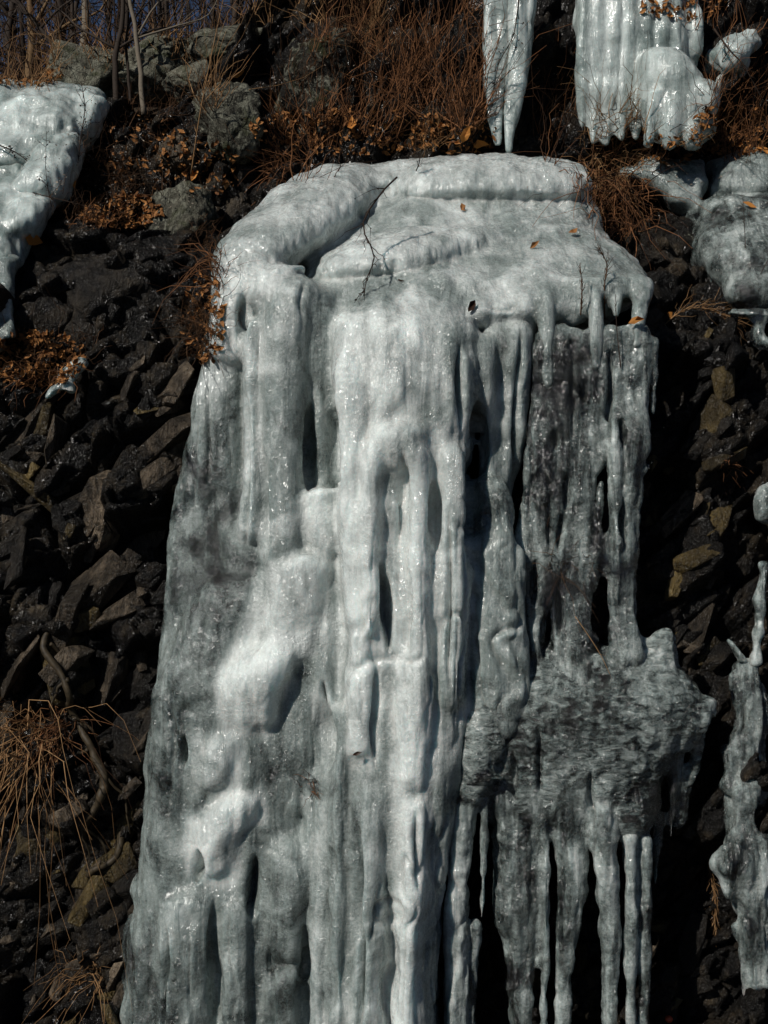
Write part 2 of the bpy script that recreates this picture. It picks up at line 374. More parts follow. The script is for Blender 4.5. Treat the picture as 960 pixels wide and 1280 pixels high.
def ice_fused(parts, parent=None, voxel=.013, smooth=3, flute=.010, lump=.02, fine=.004, loc=None, fs=(10, 10, 1.3), seed=0, crease=0.0, slits=(), calm=()):
    """parts: list of (name, material, tubes); tubes: list of (rows, clearness, kw).  All tubes are fused by one
    voxel remesh, smoothed and worn by noise; the skin is then dealt out to the parts, one mesh object each."""
    mb = MB(); lab = []
    for k, (nm, mt, tubes) in enumerate(parts):
        for t in tubes:
            v, f = loft(t[0], **(t[2] if len(t) > 2 else {})); mb.add(v, f, t[1]); lab += [k] * len(v)
    me = mesh_np('tmp', mb.V(), mb.f); o = bpy.data.objects.new('tmp', me); COL.objects.link(o)
    md = o.modifiers.new('r', 'REMESH'); md.mode = 'VOXEL'; md.voxel_size = voxel
    ev = o.evaluated_get(bpy.context.evaluated_depsgraph_get()); m2 = bpy.data.meshes.new_from_object(ev)
    bpy.data.objects.remove(o); bpy.data.meshes.remove(me)
    n = len(m2.vertices); v = np.empty(n * 3); m2.vertices.foreach_get('co', v); v = v.reshape(-1, 3)
    e = np.empty(len(m2.edges) * 2, np.int32); m2.edges.foreach_get('vertices', e); e = e.reshape(-1, 2)
    kd = KDTree(mb.n); src = mb.V(); A = np.concatenate(mb.a)
    for i, c in enumerate(src): kd.insert(c, i)
    kd.balance()
    near = np.array([kd.find(c)[1] for c in v])
    cl = laplace(A[near][:, None], e, 16)[:, 0]
    lb = np.array(lab)[near]
    v = laplace(v, e, smooth)
    m2.vertices.foreach_set('co', v.ravel()); m2.update()
    nr = np.empty(n * 3); m2.vertex_normals.foreach_get('vector', nr); nr = nr.reshape(-1, 3)
    d = flute * fbm(v * np.array(fs), 3, 5 + seed) + lump * fbm(v * 4.5, 3, 50 + seed) + fine * fbm(v * np.array([26, 26, 9]), 2, 80 + seed)
    if crease:
        steep = np.clip(1.25 - 1.6 * np.abs(nr[:, 2]), 0, 1)
        for x, y, rx, ry in calm:
            q = pxw(float(x), float(y), -.2); k = wpx(-.2)
            steep = steep * (1 - .92 * np.exp(-(((v[:, 0] - q[0]) / (rx * k)) ** 2 + ((v[:, 2] - q[2]) / (ry * k)) ** 2) ** 2))
        for w, q, sc in ((.10, 1.0, (6.5, 3, .55)), (.09, .6, (14, 5, 1.1))):
            c = noise(v * np.array(sc) + .25 * fbm(v * np.array([3, 3, 5]), 2, 9)[:, None], 60 + seed)
            d = d - crease * q * np.exp(-(c / w) ** 2) * steep * np.clip(.5 + noise(v * 2.2, 3), 0, 1)
        c = noise(v * np.array([24, 6, .9]) + .3 * fbm(v * np.array([4, 3, 7]), 2, 19)[:, None], 61 + seed)
        d = d - .20 * crease * np.exp(-(c / .16) ** 2) * steep * np.clip(.3 + 1.4 * noise(v * 3.1, 33), 0, 1)
    for x, y0, y1, w, dp in slits:
        a = pxw(float(x), float(y0), -.1); z1 = pxw(float(x), float(y1), -.1)[2]
        t = (a[2] - v[:, 2]) / (a[2] - z1); win = np.where((t > 0) & (t < 1), np.sqrt(np.clip(np.sin(np.pi * np.clip(t, 0, 1)), 0, 1)), 0)
        xx = a[0] + .012 * noise(v * np.array([0, 0, 5.]) + x, 7)
        d = d - dp * (.25 + .75 * win) * np.exp(-((v[:, 0] - xx) / (w * wpx(-.1) * (.12 + .88 * win))) ** 2) * win * (nr[:, 1] < .1)
    v = v + nr * d[:, None]; v = laplace(v, e, 1, .4)
    m2.vertices.foreach_set('co', v.ravel()); m2.update()
    m2.vertex_normals.foreach_get('vector', nr.reshape(-1)) if False else None
    nn = np.empty(n * 3); m2.vertex_normals.foreach_get('vector', nn); nn = nn.reshape(-1, 3)
    F = np.empty(len(m2.loops), np.int32); m2.loops.foreach_get('vertex_index', F); F = F.reshape(-1, 4)
    bpy.data.meshes.remove(m2)
    built_solid(v, F.tolist())
    if len(parts) > 1:
        oh = laplace(np.eye(len(parts))[lb], e, 12); fl = oh[F].mean(1).argmax(1); core = np.clip((oh.max(1) - .62) / .36, 0, 1)
    else: fl = np.zeros(len(F), int); core = np.ones(n)
    base = np.array(parent.location if parent is not None else (loc if loc is not None else (0, 0, 0)), float)
    obs = []
    for k, (nm, mt, tubes) in enumerate(parts):
        q = F[fl == k]
        if len(q) == 0: continue
        ids, inv = np.unique(q, return_inverse=True); inv = inv.reshape(q.shape)
        me = mesh_np(nm, v[ids] - base, inv); smooth_shade(me)
        if len(parts) > 1: me.normals_split_custom_set_from_vertices([tuple(x) for x in nn[ids]])
        me.attributes.new('clear', 'FLOAT', 'POINT').data.foreach_set('value', cl[ids].astype(np.float32))
        me.attributes.new('core', 'FLOAT', 'POINT').data.foreach_set('value', core[ids].astype(np.float32))
        me.materials.append(mt)
        ob = bpy.data.objects.new(nm, me); COL.objects.link(ob); obs.append(ob)
        if parent is not None: ob.parent = parent
        else: ob.location = base
    return obs
def ice(name, mat, tubes, parent=None, **kw): return ice_fused([(name, mat, tubes)], parent, **kw)[0]

# ------------------------------------------------------------------ the frozen waterfall
S = dict(exp=3.0)
fall = thing('frozen_waterfall', (0, 0.2, 0.1), 'huge grey white frozen waterfall hanging down the middle of the dark cliff', 'frozen waterfall')
MASS = []
BACK = [([(420, 620, .06, 60, .1), (410, 700, -.04, 70, .14), (405, 800, -.06, 70, .14), (402, 900, .0, 50, .12), (400, 1400, -.02, 50, .12)], .45), ([(318, 640, .06, 40, .1), (318, 740, .0, 40, .12)], .4)]
MASS.append(('ice_cap', ICE, [
    ([(600, 205, 1.35, 70, .15), (592, 220, 1.2, 122, .25), (577, 262, .86, 168, .35), (575, 300, .6, 180, .4), (588, 340, .33, 212, .4), (596, 368, .12, 212, .36), (585, 392, .04, 190, .3), (575, 425, .05, 150, .25)], .24, S),
    ([(610, 197, 1.18, 60, .1), (604, 207, 1.0, 120, .2), (606, 230, .82, 136, .28), (602, 254, .73, 134, .3), (598, 270, .76, 120, .26)], .0),
    ([(520, 200, 1.15, 25, .12), (500, 215, 1.02, 45, .2), (470, 245, .8, 40, .2)], .0),
    ([(560, 288, .58, 95, .15), (530, 302, .38, 100, .22), (500, 322, .24, 98, .28), (470, 342, .16, 78, .24), (450, 356, .17, 50, .16)], .0),
    ([(640, 300, .58, 70, .1), (680, 325, .38, 90, .15), (700, 350, .22, 90, .16), (700, 372, .10, 85, .16)], .25),
    ([(560, 335, .26, 60, .1), (600, 360, .12, 70, .15), (610, 390, .0, 70, .18), (612, 415, -.02, 60, .18)], .1),
    # the hanging lip on the right and its stubby drips
    ([(740, 340, .22, 50, .12), (752, 355, .1, 58, .13), (752, 378, .07, 60, .08)], .4),
    ([(800, 345, .2, 8, .06), (804, 360, .1, 12, .07), (798, 395, .02, 12, .05), (794, 440, .0, 9, .04)], .4),
    ([(772, 360, .08, 12, .05), (770, 390, .05, 8, .04), (771, 402, .05, 4, .03)], .45),
    ([(744, 360, .08, 10, .05), (745, 395, .02, 9, .05), (746, 470, .0, 8, .04)], .4),
    ([(717, 360, .08, 10, .05), (717, 390, .09, 9, .04), (717, 412, .1, 10, .04)], .45),
    ([(683, 360, .06, 14, .05), (684, 395, .01, 12, .05), (684, 490, .0, 9, .04)], .4),
]))
MASS.append(('ice_ridge', ICE, [
    ([(448, 208, 1.05, 26, .12), (428, 222, .88, 50, .2), (408, 246, .66, 66, .25), (382, 276, .44, 66, .28), (350, 304, .26, 62, .28), (322, 332, .14, 48, .24), (304, 372, .08, 38, .22), (296, 420, .06, 36, .22), (290, 470, .06, 32, .2)], .0),
    ([(400, 214, 1.0, 22, .1), (378, 240, .75, 36, .18), (340, 280, .45, 40, .2), (305, 312, .28, 34, .2), (288, 345, .18, 24, .18), (281, 400, .14, 20, .18), (272, 470, .12, 20, .18), (262, 540, .12, 22, .16)], .1),
    ([(370, 330, .12, 30, .12), (345, 350, .02, 28, .15), (330, 390, .0, 22, .15)], .05),
]))
MASS.append(('ice_curtain', ICE, [   # the translucent left flank
    ([(300, 330, .2, 25, .12), (292, 400, .15, 32, .15), (285, 480, .12, 38, .15), (275, 560, .12, 45, .16), (265, 640, .12, 52, .16), (262, 720, .1, 58, .18), (262, 800, .08, 60, .2), (262, 880, .05, 66, .22)], .66, S),
    ([(317, 400, .0, 13, .12), (318, 500, .0, 13, .12), (318, 600, -.02, 15, .12), (318, 680, -.04, 20, .14)], .15),
    ([(232, 640, .2, 16, .1), (222, 740, .18, 18, .1), (222, 830, .16, 17, .1), (212, 900, .16, 20, .1), (200, 1000, .14, 18, .1), (195, 1060, .14, 14, .1)], .62),
    ([(250, 560, .16, 14, .1), (240, 640, .14, 20, .1), (245, 720, .1, 24, .1)], .5),
]))
MASS.append(('ice_column', ICE, [
    ([(372, 345, .05, 34, .2), (366, 370, -.04, 42, .22), (360, 420, -.08, 36, .2), (358, 500, -.09, 32, .2), (357, 600, -.1, 30, .2), (356, 690, -.11, 32, .2), (352, 760, -.08, 34, .2)], .26),
]))
MASS.append(('ice_column', ICE, [
    ([(405, 360, .06, 24, .15), (403, 400, -.0, 22, .15), (401, 480, .0, 20, .14), (402, 560, .02, 17, .12), (404, 620, .03, 16, .12)], .4),
    ([(392, 520, .1, 20, .06), (392, 620, .1, 18, .06)], .5),
    ([(402, 606, -.10, 18, .1), (400, 628, -.08, 30, .14), (402, 655, -.09, 31, .14), (406, 700, -.10, 26, .12)], -.12),
    ([(385, 686, -.14, 34, .12), (378, 702, -.14, 46, .16), (374, 735, -.14, 46, .16), (368, 775, -.13, 44, .14), (360, 840, -.12, 40, .14)], -.05),
]))
MASS.append(('ice_column', ICE, [    # thick middle column, bulging head and the flutes below
    ([(525, 350, .3, 65, .2), (512, 372, .1, 88, .26), (506, 395, -.06, 88, .3), (508, 430, -.16, 90, .32), (510, 480, -.2, 92, .32), (508, 530, -.2, 90, .3), (505, 600, -.19, 84, .3), (505, 700, -.2, 82, .3), (505, 850, -.22, 84, .3), (500, 950, -.23, 88, .3), (490, 1060, -.25, 76, .32), (482, 1200, -.27, 68, .32), (478, 1400, -.3, 68, .32)], .28, S),
    ([(455, 385, .05, 40, .12), (446, 405, -.08, 33, .16), (442, 470, -.18, 28, .18), (442, 540, -.22, 24, .18), (444, 620, -.23, 24, .18), (450, 700, -.24, 26, .18), (455, 800, -.25, 26, .18), (452, 900, -.26, 28, .18), (450, 950, -.25, 24, .16)], -.12),
    ([(490, 380, .0, 45, .15), (488, 410, -.14, 40, .18), (490, 470, -.22, 34, .18), (492, 520, -.23, 22, .15)], -.15),
    ([(525, 400, -.05, 30, .15), (528, 450, -.18, 30, .15), (530, 510, -.22, 26, .15)], .0),
    ([(570, 400, -.0, 26, .13), (572, 450, -.1, 25, .14), (572, 520, -.15, 22, .14), (568, 560, -.16, 20, .12)], .06),
    ([(505, 516, -.2, 40, .12), (500, 536, -.26, 46, .16), (498, 560, -.27, 38, .15), (505, 600, -.24, 24, .12)], -.1),
    ([(470, 545, -.24, 24, .14), (462, 600, -.27, 20, .15), (462, 700, -.28, 19, .15), (460, 800, -.28, 17, .15)], -.15),
    ([(512, 545, -.28, 26, .12), (524, 600, -.265, 18, .12), (522, 700, -.265, 17, .12), (524, 800, -.265, 18, .12), (524, 890, -.265, 18, .12)], -.05),
    ([(558, 545, -.2, 30, .14), (565, 600, -.23, 26, .14), (566, 700, -.24, 24, .14), (562, 800, -.24, 22, .14), (560, 890, -.23, 20, .12)], .15),
    ([(498, 620, -.22, 10, .08), (499, 690, -.2, 8, .06)], .1),
    ([(520, 850, -.26, 16, .12), (518, 885, -.285, 26, .15), (516, 925, -.285, 24, .14), (515, 990, -.27, 18, .12)], -.2),
    ([(425, 880, -.2, 16, .12), (424, 1000, -.24, 15, .14), (424, 1150, -.26, 14, .14), (422, 1400, -.28, 15, .14)], .32),
    ([(462, 960, -.24, 28, .15), (462, 1050, -.30, 28, .16), (460, 1180, -.32, 26, .16), (456, 1400, -.34, 28, .16)], .30),
    ([(516, 980, -.25, 24, .14), (516, 1050, -.30, 20, .15), (512, 1150, -.32, 18, .15), (508, 1280, -.33, 17, .15), (506, 1400, -.35, 17, .15)], -.18),
    ([(545, 920, -.1, 24, .12), (538, 1000, -.2, 18, .12), (530, 1100, -.24, 12, .12), (526, 1280, -.26, 11, .12), (526, 1400, -.26, 11, .12)], .15),
]))
MASS.append(('ice_column', ICE, [    # greyer column right of the middle, split off by a dark gap
    ([(632, 395, .06, 36, .15), (634, 420, -.0, 34, .16), (636, 480, .0, 30, .14), (630, 540, .02, 30, .13), (622, 600, .05, 26, .12), (618, 650, .08, 22, .1)], .22),
    ([(605, 420, -.02, 20, .12), (605, 480, -.06, 14, .1), (612, 560, .0, 8, .07), (606, 640, .02, 6, .05)], .15),
    ([(612, 590, -.03, 20, .1), (614, 640, -.08, 28, .12), (618, 720, -.12, 34, .14), (622, 800, -.14, 38, .16), (624, 860, -.15, 40, .16), (612, 930, -.15, 36, .14)], .50, S),
    ([(648, 680, -.06, 8, .06), (644, 740, -.10, 14, .06), (640, 820, -.14, 18, .08)], .4),
]))
MASS.append(('ice_mound', ICE, [     # bulging mass at the lower left
    ([(340, 700, .0, 50, .15), (318, 760, -.05, 85, .22), (300, 840, -.08, 100, .26), (296, 920, -.1, 104, .28), (292, 1000, -.1, 106, .28), (290, 1080, -.1, 112, .28), (284, 1160, -.1, 122, .28), (280, 1260, -.12, 128, .28), (278, 1400, -.14, 132, .28)], .56, S),
    ([(372, 780, -.1, 26, .12), (356, 800, -.13, 42, .16), (330, 832, -.20, 44, .18), (318, 862, -.20, 40, .17), (318, 920, -.13, 34, .14)], -.25),
    ([(300, 900, -.12, 40, .14), (275, 945, -.15, 34, .15), (262, 990, -.15, 30, .15)], .08),
    ([(310, 985, -.16, 30, .12), (285, 1020, -.175, 38, .16), (274, 1045, -.175, 36, .16), (270, 1100, -.14, 30, .14)], -.15),
    ([(355, 1030, -.1, 30, .12), (365, 1080, -.16, 32, .15), (362, 1130, -.17, 30, .15), (358, 1200, -.16, 26, .14)], .4),
    ([(250, 1090, -.12, 40, .14), (240, 1140, -.16, 44, .16), (232, 1220, -.17, 40, .16), (228, 1400, -.19, 40, .16)], .5),
    ([(300, 1110, -.14, 22, .14), (298, 1180, -.17, 24, .15), (296, 1280, -.18, 24, .15), (295, 1400, -.19, 24, .15)], .44),
    ([(190, 1085, .05, 16, .08), (178, 1110, .0, 17, .1), (184, 1150, .02, 15, .08)], .5),
    ([(360, 1200, -.2, 26, .14), (355, 1290, -.18, 28, .14), (355, 1400, -.19, 28, .14)], .4),
    ([(178, 1220, .0, 16, .1), (172, 1300, -.02, 20, .12), (168, 1400, -.02, 20, .12)], .3),
    ([(160, 1140, .14, 4, .04), (158, 1180, .13, 6, .04), (166, 1215, .1, 8, .05)], .7),
]))
MASS.append(('ice_column', ICE, [
    ([(408, 740, -.06, 20, .12), (406, 840, -.12, 16, .12), (414, 920, -.13, 13, .1), (408, 1010, -.15, 13, .1), (402, 1100, -.17, 14, .12), (398, 1250, -.2, 15, .12), (396, 1400, -.2, 15, .12)], .15),
    ([(398, 960, -.1, 10, .08), (392, 1030, -.12, 12, .08), (384, 1120, -.14, 16, .1)], .4),
]))
MASS[7][2].append(([(385, 790, -.08, 30, .14), (376, 860, -.085, 40, .15), (372, 930, -.09, 40, .15), (366, 1020, -.09, 40, .15)], .42))
MASS[4][2].extend(BACK)
ice_fused(MASS, fall, voxel=.0105, smooth=17, flute=.010, lump=.010, fine=.0045, fs=(9, 5, 1.0), seed=1, crease=.03, calm=[(315, 880, 95, 150), (500, 440, 100, 80), (390, 680, 50, 100), (360, 500, 34, 150), (270, 1020, 70, 90), (300, 720, 110, 90)], slits=[
    (483, 700, 815, 4, .14), (386, 500, 612, 4, .10), (600, 500, 550, 5, .12), (544, 600, 690, 4, .1), (246, 1060, 1105, 6, .12), (316, 1070, 1150, 6, .12), (406, 850, 965, 6, .12),
    (305, 470, 690, 4, .06), (330, 560, 700, 4, .07), (420, 470, 640, 4, .06), (500, 560, 690, 5, .05), (520, 1000, 1100, 4, .06), (447, 1010, 1300, 5, .08), (487, 1080, 1320, 4, .08),
    (470, 820, 960, 4, .05), (380, 1150, 1320, 5, .09), (270, 1120, 1320, 5, .07), (338, 1180, 1320, 4, .07), (300, 360, 420, 6, .1), (575, 430, 540, 4, .08), (560, 640, 860, 4, .06), (228, 920, 960, 3, .1), (205, 1150, 1300, 4, .07), (652, 400, 640, 4, .06), (590, 560, 700, 6, .1)])
GLASS = []
GLASS.append(('ice_sheet', ICE_CLEAR, [   # clear sheet with ragged holes, right of the gap
    ([(704, 403, 0.02, 36, .05), (702, 440, 0.01, 36, .05), (698, 500, 0.02, 36, .045), (694, 560, 0.02, 36, .045), (686, 640, 0.03, 36, .04), (678, 690, 0.02, 36, .04), (664, 760, 0.00, 22, .04), (652, 835, -0.04, 30, .05)], .62, S),
    ([(752, 403, 0.02, 30, .05), (752, 480, 0.02, 30, .045), (744, 560, 0.02, 22, .04), (730, 605, 0.03, 13, .035), (726, 680, 0.03, 15, .035), (716, 740, 0.02, 24, .04), (714, 835, -0.04, 24, .05)], .58, S),
    ([(792, 403, 0.02, 24, .05), (788, 450, 0.02, 27, .05), (784, 500, 0.01, 25, .05), (788, 560, 0.00, 24, .05), (780, 605, 0.00, 16, .05), (776, 680, 0.00, 17, .05), (776, 740, -0.02, 18, .05), (782, 800, -0.05, 22, .05), (782, 835, -0.07, 24, .06)], .48, S),
    ([(752, 600, 0.03, 3, .02), (748, 640, 0.03, 4, .025), (746, 690, 0.03, 10, .03), (744, 740, 0.02, 6, .025)], .75),
    ([(808, 590, 0.02, 4, .02), (812, 575, 0.02, 4, .02), (800, 600, 0.02, 10, .03)], .6),
    ([(716, 668, .04, 6, .03), (706, 690, .03, 16, .035), (700, 712, .03, 10, .03), (698, 735, .03, 5, .02)], .65), ([(748, 672, .04, 5, .025), (754, 694, .03, 11, .03), (758, 716, .03, 5, .02)], .65),
    ([(762, 520, -0.01, 10, .03), (768, 560, -0.02, 8, .03), (770, 640, -0.02, 6, .03), (772, 760, -0.04, 6, .03)], .5),
    ([(744, 790, 0.00, 6, .03), (738, 815, -0.02, 10, .04)], .7),
    ([(820, 420, .04, 5, .03), (818, 470, .05, 4, .02), (816, 520, .06, 2, .01)], .6),
    ([(800, 560, .02, 8, .03), (796, 640, .03, 5, .025), (792, 730, .03, 6, .03), (794, 800, .0, 9, .04)], .5),
    ([(668, 640, .03, 6, .03), (662, 720, .02, 5, .025), (656, 800, -.04, 8, .04)], .5),
]))
GLASS.append(('ice_ledge', ICE_LEDGE, [
    ([(700, 800, .02, 100, .06), (712, 826, -.04, 128, .14), (726, 856, -.11, 144, .24), (732, 890, -.15, 138, .3), (722, 925, -.15, 126, .3), (716, 960, -.13, 116, .26), (706, 1000, -.10, 112, .2), (704, 1040, -.04, 104, .12)], .62, S),
    ([(834, 784, .06, 7, .03), (826, 796, .02, 18, .05), (816, 812, .0, 30, .07), (806, 830, -.04, 42, .1), (796, 860, -.10, 52, .12)], .5), ([(842, 792, .08, 5, .03), (844, 850, .05, 8, .04), (850, 880, .0, 14, .06)], .6), ([(800, 790, .04, 8, .03), (798, 830, -.02, 14, .05)], .5), ([(872, 866, .08, 6, .03), (886, 878, .06, 8, .03), (888, 900, .06, 5, .03)], .7), ([(870, 900, .04, 12, .05), (868, 940, .05, 9, .04), (862, 985, .07, 5, .03)], .7),
    ([(876, 868, .02, 10, .05), (870, 880, -.04, 24, .08), (856, 905, -.08, 26, .1), (842, 945, -.02, 18, .06)], .6),
    ([(650, 862, -.08, 40, .1), (620, 880, -.14, 44, .14), (600, 930, -.16, 34, .14), (590, 980, -.15, 26, .12), (585, 1010, -.12, 22, .1)], .5),
    ([(790, 960, -.08, 44, .1), (780, 1000, -.1, 46, .12), (778, 1030, -.08, 44, .1), (775, 1050, -.05, 36, .06)], .85),
    ([(845, 950, .05, 18, .05), (852, 990, .06, 14, .05), (845, 1040, .1, 10, .04)], .9),
    ([(590, 960, -.17, 22, .06), (612, 970, -.17, 18, .06), (626, 972, -.16, 10, .05)], .6),
]))
ICI = [
    ('broad', [(580, 985, -.12, 24.0, .09), (572, 1060, -.12, 16.8, .08), (570, 1160, -.12, 16.0, .08), (568, 1280, -.12, 16.0, .08), (568, 1400, -.12, 16.0, .08)], 0.17),
    ('thin', [(586, 1000, -.1, 4.2, .04), (583, 1100, -.1, 4.2, .03), (580, 1200, -.1, 5.0, .03), (578, 1400, -.1, 5.0, .03)], 0.35),
    ('thin', [(606, 975, -.12, 8.0, .04), (606, 1040, -.11, 4.2, .03), (604, 1100, -.11, 3.4, .025), (602, 1150, -.1, 1.7, .012)], 0.35),
    ('thin', [(622, 975, -.1, 10.0, .04), (624, 1010, -.09, 5.0, .03), (630, 1045, -.08, 4.2, .03)], 0.40),
    ('broad', [(648, 990, -.06, 24.0, .06), (646, 1030, -.08, 28.6, .08), (648, 1090, -.1, 31.9, .1), (648, 1150, -.09, 26.9, .09), (650, 1210, -.08, 20.2, .07), (652, 1280, -.08, 15.1, .06), (652, 1400, -.07, 11.8, .05)], 0.57),
    ('thin', [(672, 990, -.09, 10.0, .04), (680, 1060, -.09, 7.6, .04), (682, 1140, -.09, 6.7, .035), (680, 1280, -.08, 5.9, .035), (680, 1400, -.08, 5.0, .03)], 0.35),
    ('broad', [(704, 985, -.1, 22.0, .06), (710, 1040, -.1, 21.8, .08), (716, 1100, -.1, 18.5, .08), (712, 1150, -.09, 16.8, .07), (704, 1210, -.08, 12.6, .06), (702, 1280, -.08, 10.1, .05), (700, 1400, -.08, 8.4, .05)], 0.47),
    ('broad', [(746, 995, -.12, 18.0, .06), (752, 1040, -.14, 19.3, .08), (758, 1080, -.13, 16.0, .07), (762, 1180, -.12, 11.8, .06), (762, 1280, -.12, 10.1, .05), (762, 1400, -.12, 8.4, .05)], 0.37),
    ('thin', [(786, 1040, -.09, 10.1, .05), (788, 1120, -.09, 8.4, .045), (788, 1280, -.09, 7.6, .04), (788, 1400, -.09, 6.7, .04)], 0.37),
    ('thin', [(806, 1040, -.05, 9.2, .05), (806, 1150, -.05, 8.4, .04), (804, 1280, -.05, 7.6, .04), (803, 1400, -.05, 7.6, .04)], 0.45),
    ('thin', [(826, 1010, .04, 10.1, .04), (822, 1060, .05, 5.0, .03), (818, 1110, .06, 1.7, .015)], 0.65),
    ('thin', [(594, 1150, -.06, 6.7, .04), (592, 1210, -.06, 7.6, .04), (588, 1300, -.06, 7.6, .04), (588, 1400, -.06, 7.6, .04)], 0.50),
    ('thin', [(858, 880, .0, 7, .03), (856, 930, .02, 5, .025), (854, 985, .04, 2, .012)], .6),
    ('thin', [(844, 930, .02, 8, .03), (842, 980, .03, 6, .025), (838, 1050, .05, 2, .012)], .6),
    ('thin', [(640, 985, -.06, 7, .03), (640, 1030, -.06, 4, .02), (640, 1070, -.05, 1.5, .01)], .5),
]
for k, (w, r, c) in enumerate(ICI):
    GLASS.append(('icicle', ICE_CLEAR if c > .25 else ICE, [(r, c, dict(ns=16))]))
ice_fused(GLASS, fall, voxel=.009, smooth=3, flute=.006, lump=.010, fine=.007, fs=(7, 7, 14), seed=20, crease=.012, slits=[(676, 900, 1000, 3, .05), (640, 930, 1010, 4, .06), (735, 960, 1040, 4, .05), (700, 535, 560, 3, .12), (668, 470, 650, 2, .04), (722, 440, 560, 3, .05), (768, 430, 560, 3, .09), (690, 590, 700, 3, .05), (716, 590, 640, 4, .12), (706, 640, 690, 3, .1), (672, 700, 760, 4, .1), (735, 470, 500, 3, .1), (783, 520, 560, 3, .1), (686, 770, 826, 4, .12), (786, 620, 690, 3, .09), (700, 740, 800, 3, .09), (660, 740, 830, 3, .05), (757, 690, 760, 4, .1)])

# ------------------------------------------------------------------ other ice
uf = thing('icicle_curtain', pxw(790., 60., 1.75), 'wide pale curtain of long fused icicles under the upper cliff, ending in a rounded bulge', 'icicle curtain')
CURT = [('ice_sheet', ICE_GREEN, [
    ([(790, -40, 1.65, 70, .08), (795, 0, 1.59, 78, .09), (796, 30, 1.59, 80, .08), (800, 70, 1.63, 76, .06), (800, 110, 1.67, 66, .05)], .12, S),
    ([(862, 5, 1.61, 14, .07), (868, 40, 1.59, 11, .06), (868, 75, 1.61, 9, .05)], .1)])]
for k, (x0, x1, y1, w, c) in enumerate([(727, 727, 162, 8, .25), (744, 742, 182, 13, .0), (765, 757, 184, 13, .08), (786, 776, 178, 12, .1), (806, 795, 176, 11, .25), (826, 818, 150, 12, .2), (846, 842, 130, 12, .15)]):
    CURT.append(('icicle', ICE_GREEN, [([(x0, -20, 1.57, w, .06), (x0, 40, 1.55, w * 1.05, .07), ((x0 + x1) / 2, 110, 1.57, w * .95, .06), (x1, y1 - 15, 1.59, w * .6, .04), (x1, y1, 1.60, w * .25, .02)], c, dict(ns=16))]))
CURT.append(('ice_bulge', ICE_GREEN, [
    ([(822, 62, 1.45, 18, .08), (826, 72, 1.37, 28, .14), (836, 95, 1.31, 38, .18), (846, 130, 1.29, 46, .18), (850, 165, 1.29, 45, .16), (850, 182, 1.32, 40, .1)], .0),
    ([(868, 100, 1.32, 22, .1), (880, 120, 1.27, 18, .1), (880, 150, 1.29, 16, .1)], .0),
    ([(818, 110, 1.29, 12, .08), (812, 150, 1.29, 9, .06), (810, 186, 1.31, 8, .05)], .05),
    ([(838, 120, 1.27, 12, .08), (838, 150, 1.25, 12, .06), (836, 190, 1.27, 9, .05)], .0),
    ([(864, 150, 1.27, 12, .06), (866, 190, 1.29, 11, .05)], .05)]))
ice_fused(CURT, uf, voxel=.0135, smooth=3, flute=.010, lump=.010, seed=40, crease=.022)
uf2 = thing('icicle_curtain', pxw(637., 60., 1.75), 'narrow pair of flat icicles side by side, left of the wide icicle curtain', 'icicle curtain')
for k, r in enumerate([[(622, -30, 1.59, 19, .06), (622, 10, 1.59, 19, .06), (620, 80, 1.59, 16, .06), (618, 130, 1.59, 12, .05), (620, 160, 1.59, 9, .04), (623, 184, 1.59, 4, .02)],
                       [(654, -30, 1.57, 21, .06), (652, 10, 1.57, 20, .06), (646, 80, 1.57, 16, .06), (640, 130, 1.57, 11, .05), (636, 160, 1.57, 8, .04), (635, 194, 1.57, 4, .02)]]):
    ice('icicle', ICE_GREEN, [(r, .08, S)], uf2, voxel=.011, flute=.010, lump=.008, smooth=2, seed=65 + k, crease=.015)
c = pxw(915., 75., 1.6)
ice('ice_lump', ICE_GREEN, [
    ([(914, 46, 1.70, 10, .1), (917, 56, 1.63, 22, .15), (914, 72, 1.58, 27, .17), (908, 90, 1.6, 22, .15), (904, 104, 1.65, 12, .09)], -.1),
    ([(934, 50, 1.66, 8, .06), (934, 62, 1.62, 12, .1), (926, 78, 1.62, 14, .1)], 0), ([(894, 66, 1.66, 8, .08), (892, 84, 1.64, 10, .08)], .1),
    ([(900, 92, 1.62, 7, .06), (897, 112, 1.64, 4, .04), (896, 124, 1.65, 2, .02)], .2), ([(916, 94, 1.62, 6, .06), (917, 110, 1.64, 3, .03)], .2)],
    None, voxel=.012, smooth=2, flute=.022, lump=.05, fine=.016, fs=(9, 9, 4), loc=c, seed=70, crease=.03)
tag(bpy.data.objects['ice_lump'], 'small knobbly white ice lump right of the icicle curtain', 'ice lump')
lf = thing('ice_flow', pxw(50., 200., 1.5), 'pale blue white ice flow spilling over the rocks at the upper left', 'ice flow')
ice('ice_slab', ICE_GREEN, [
    ([(40, 108, 2.18, 80, .15), (45, 118, 1.98, 84, .2), (50, 140, 1.80, 80, .25), (44, 170, 1.63, 72, .28), (20, 200, 1.53, 70, .25), (0, 225, 1.50, 60, .2)], .05, S),
    ([(118, 122, 1.93, 18, .12), (108, 150, 1.80, 22, .15), (96, 180, 1.68, 20, .15)], .1)], lf, voxel=.015, smooth=5, flute=.016, lump=.035, fine=.008, fs=(8, 3, 5), seed=71, crease=.015)
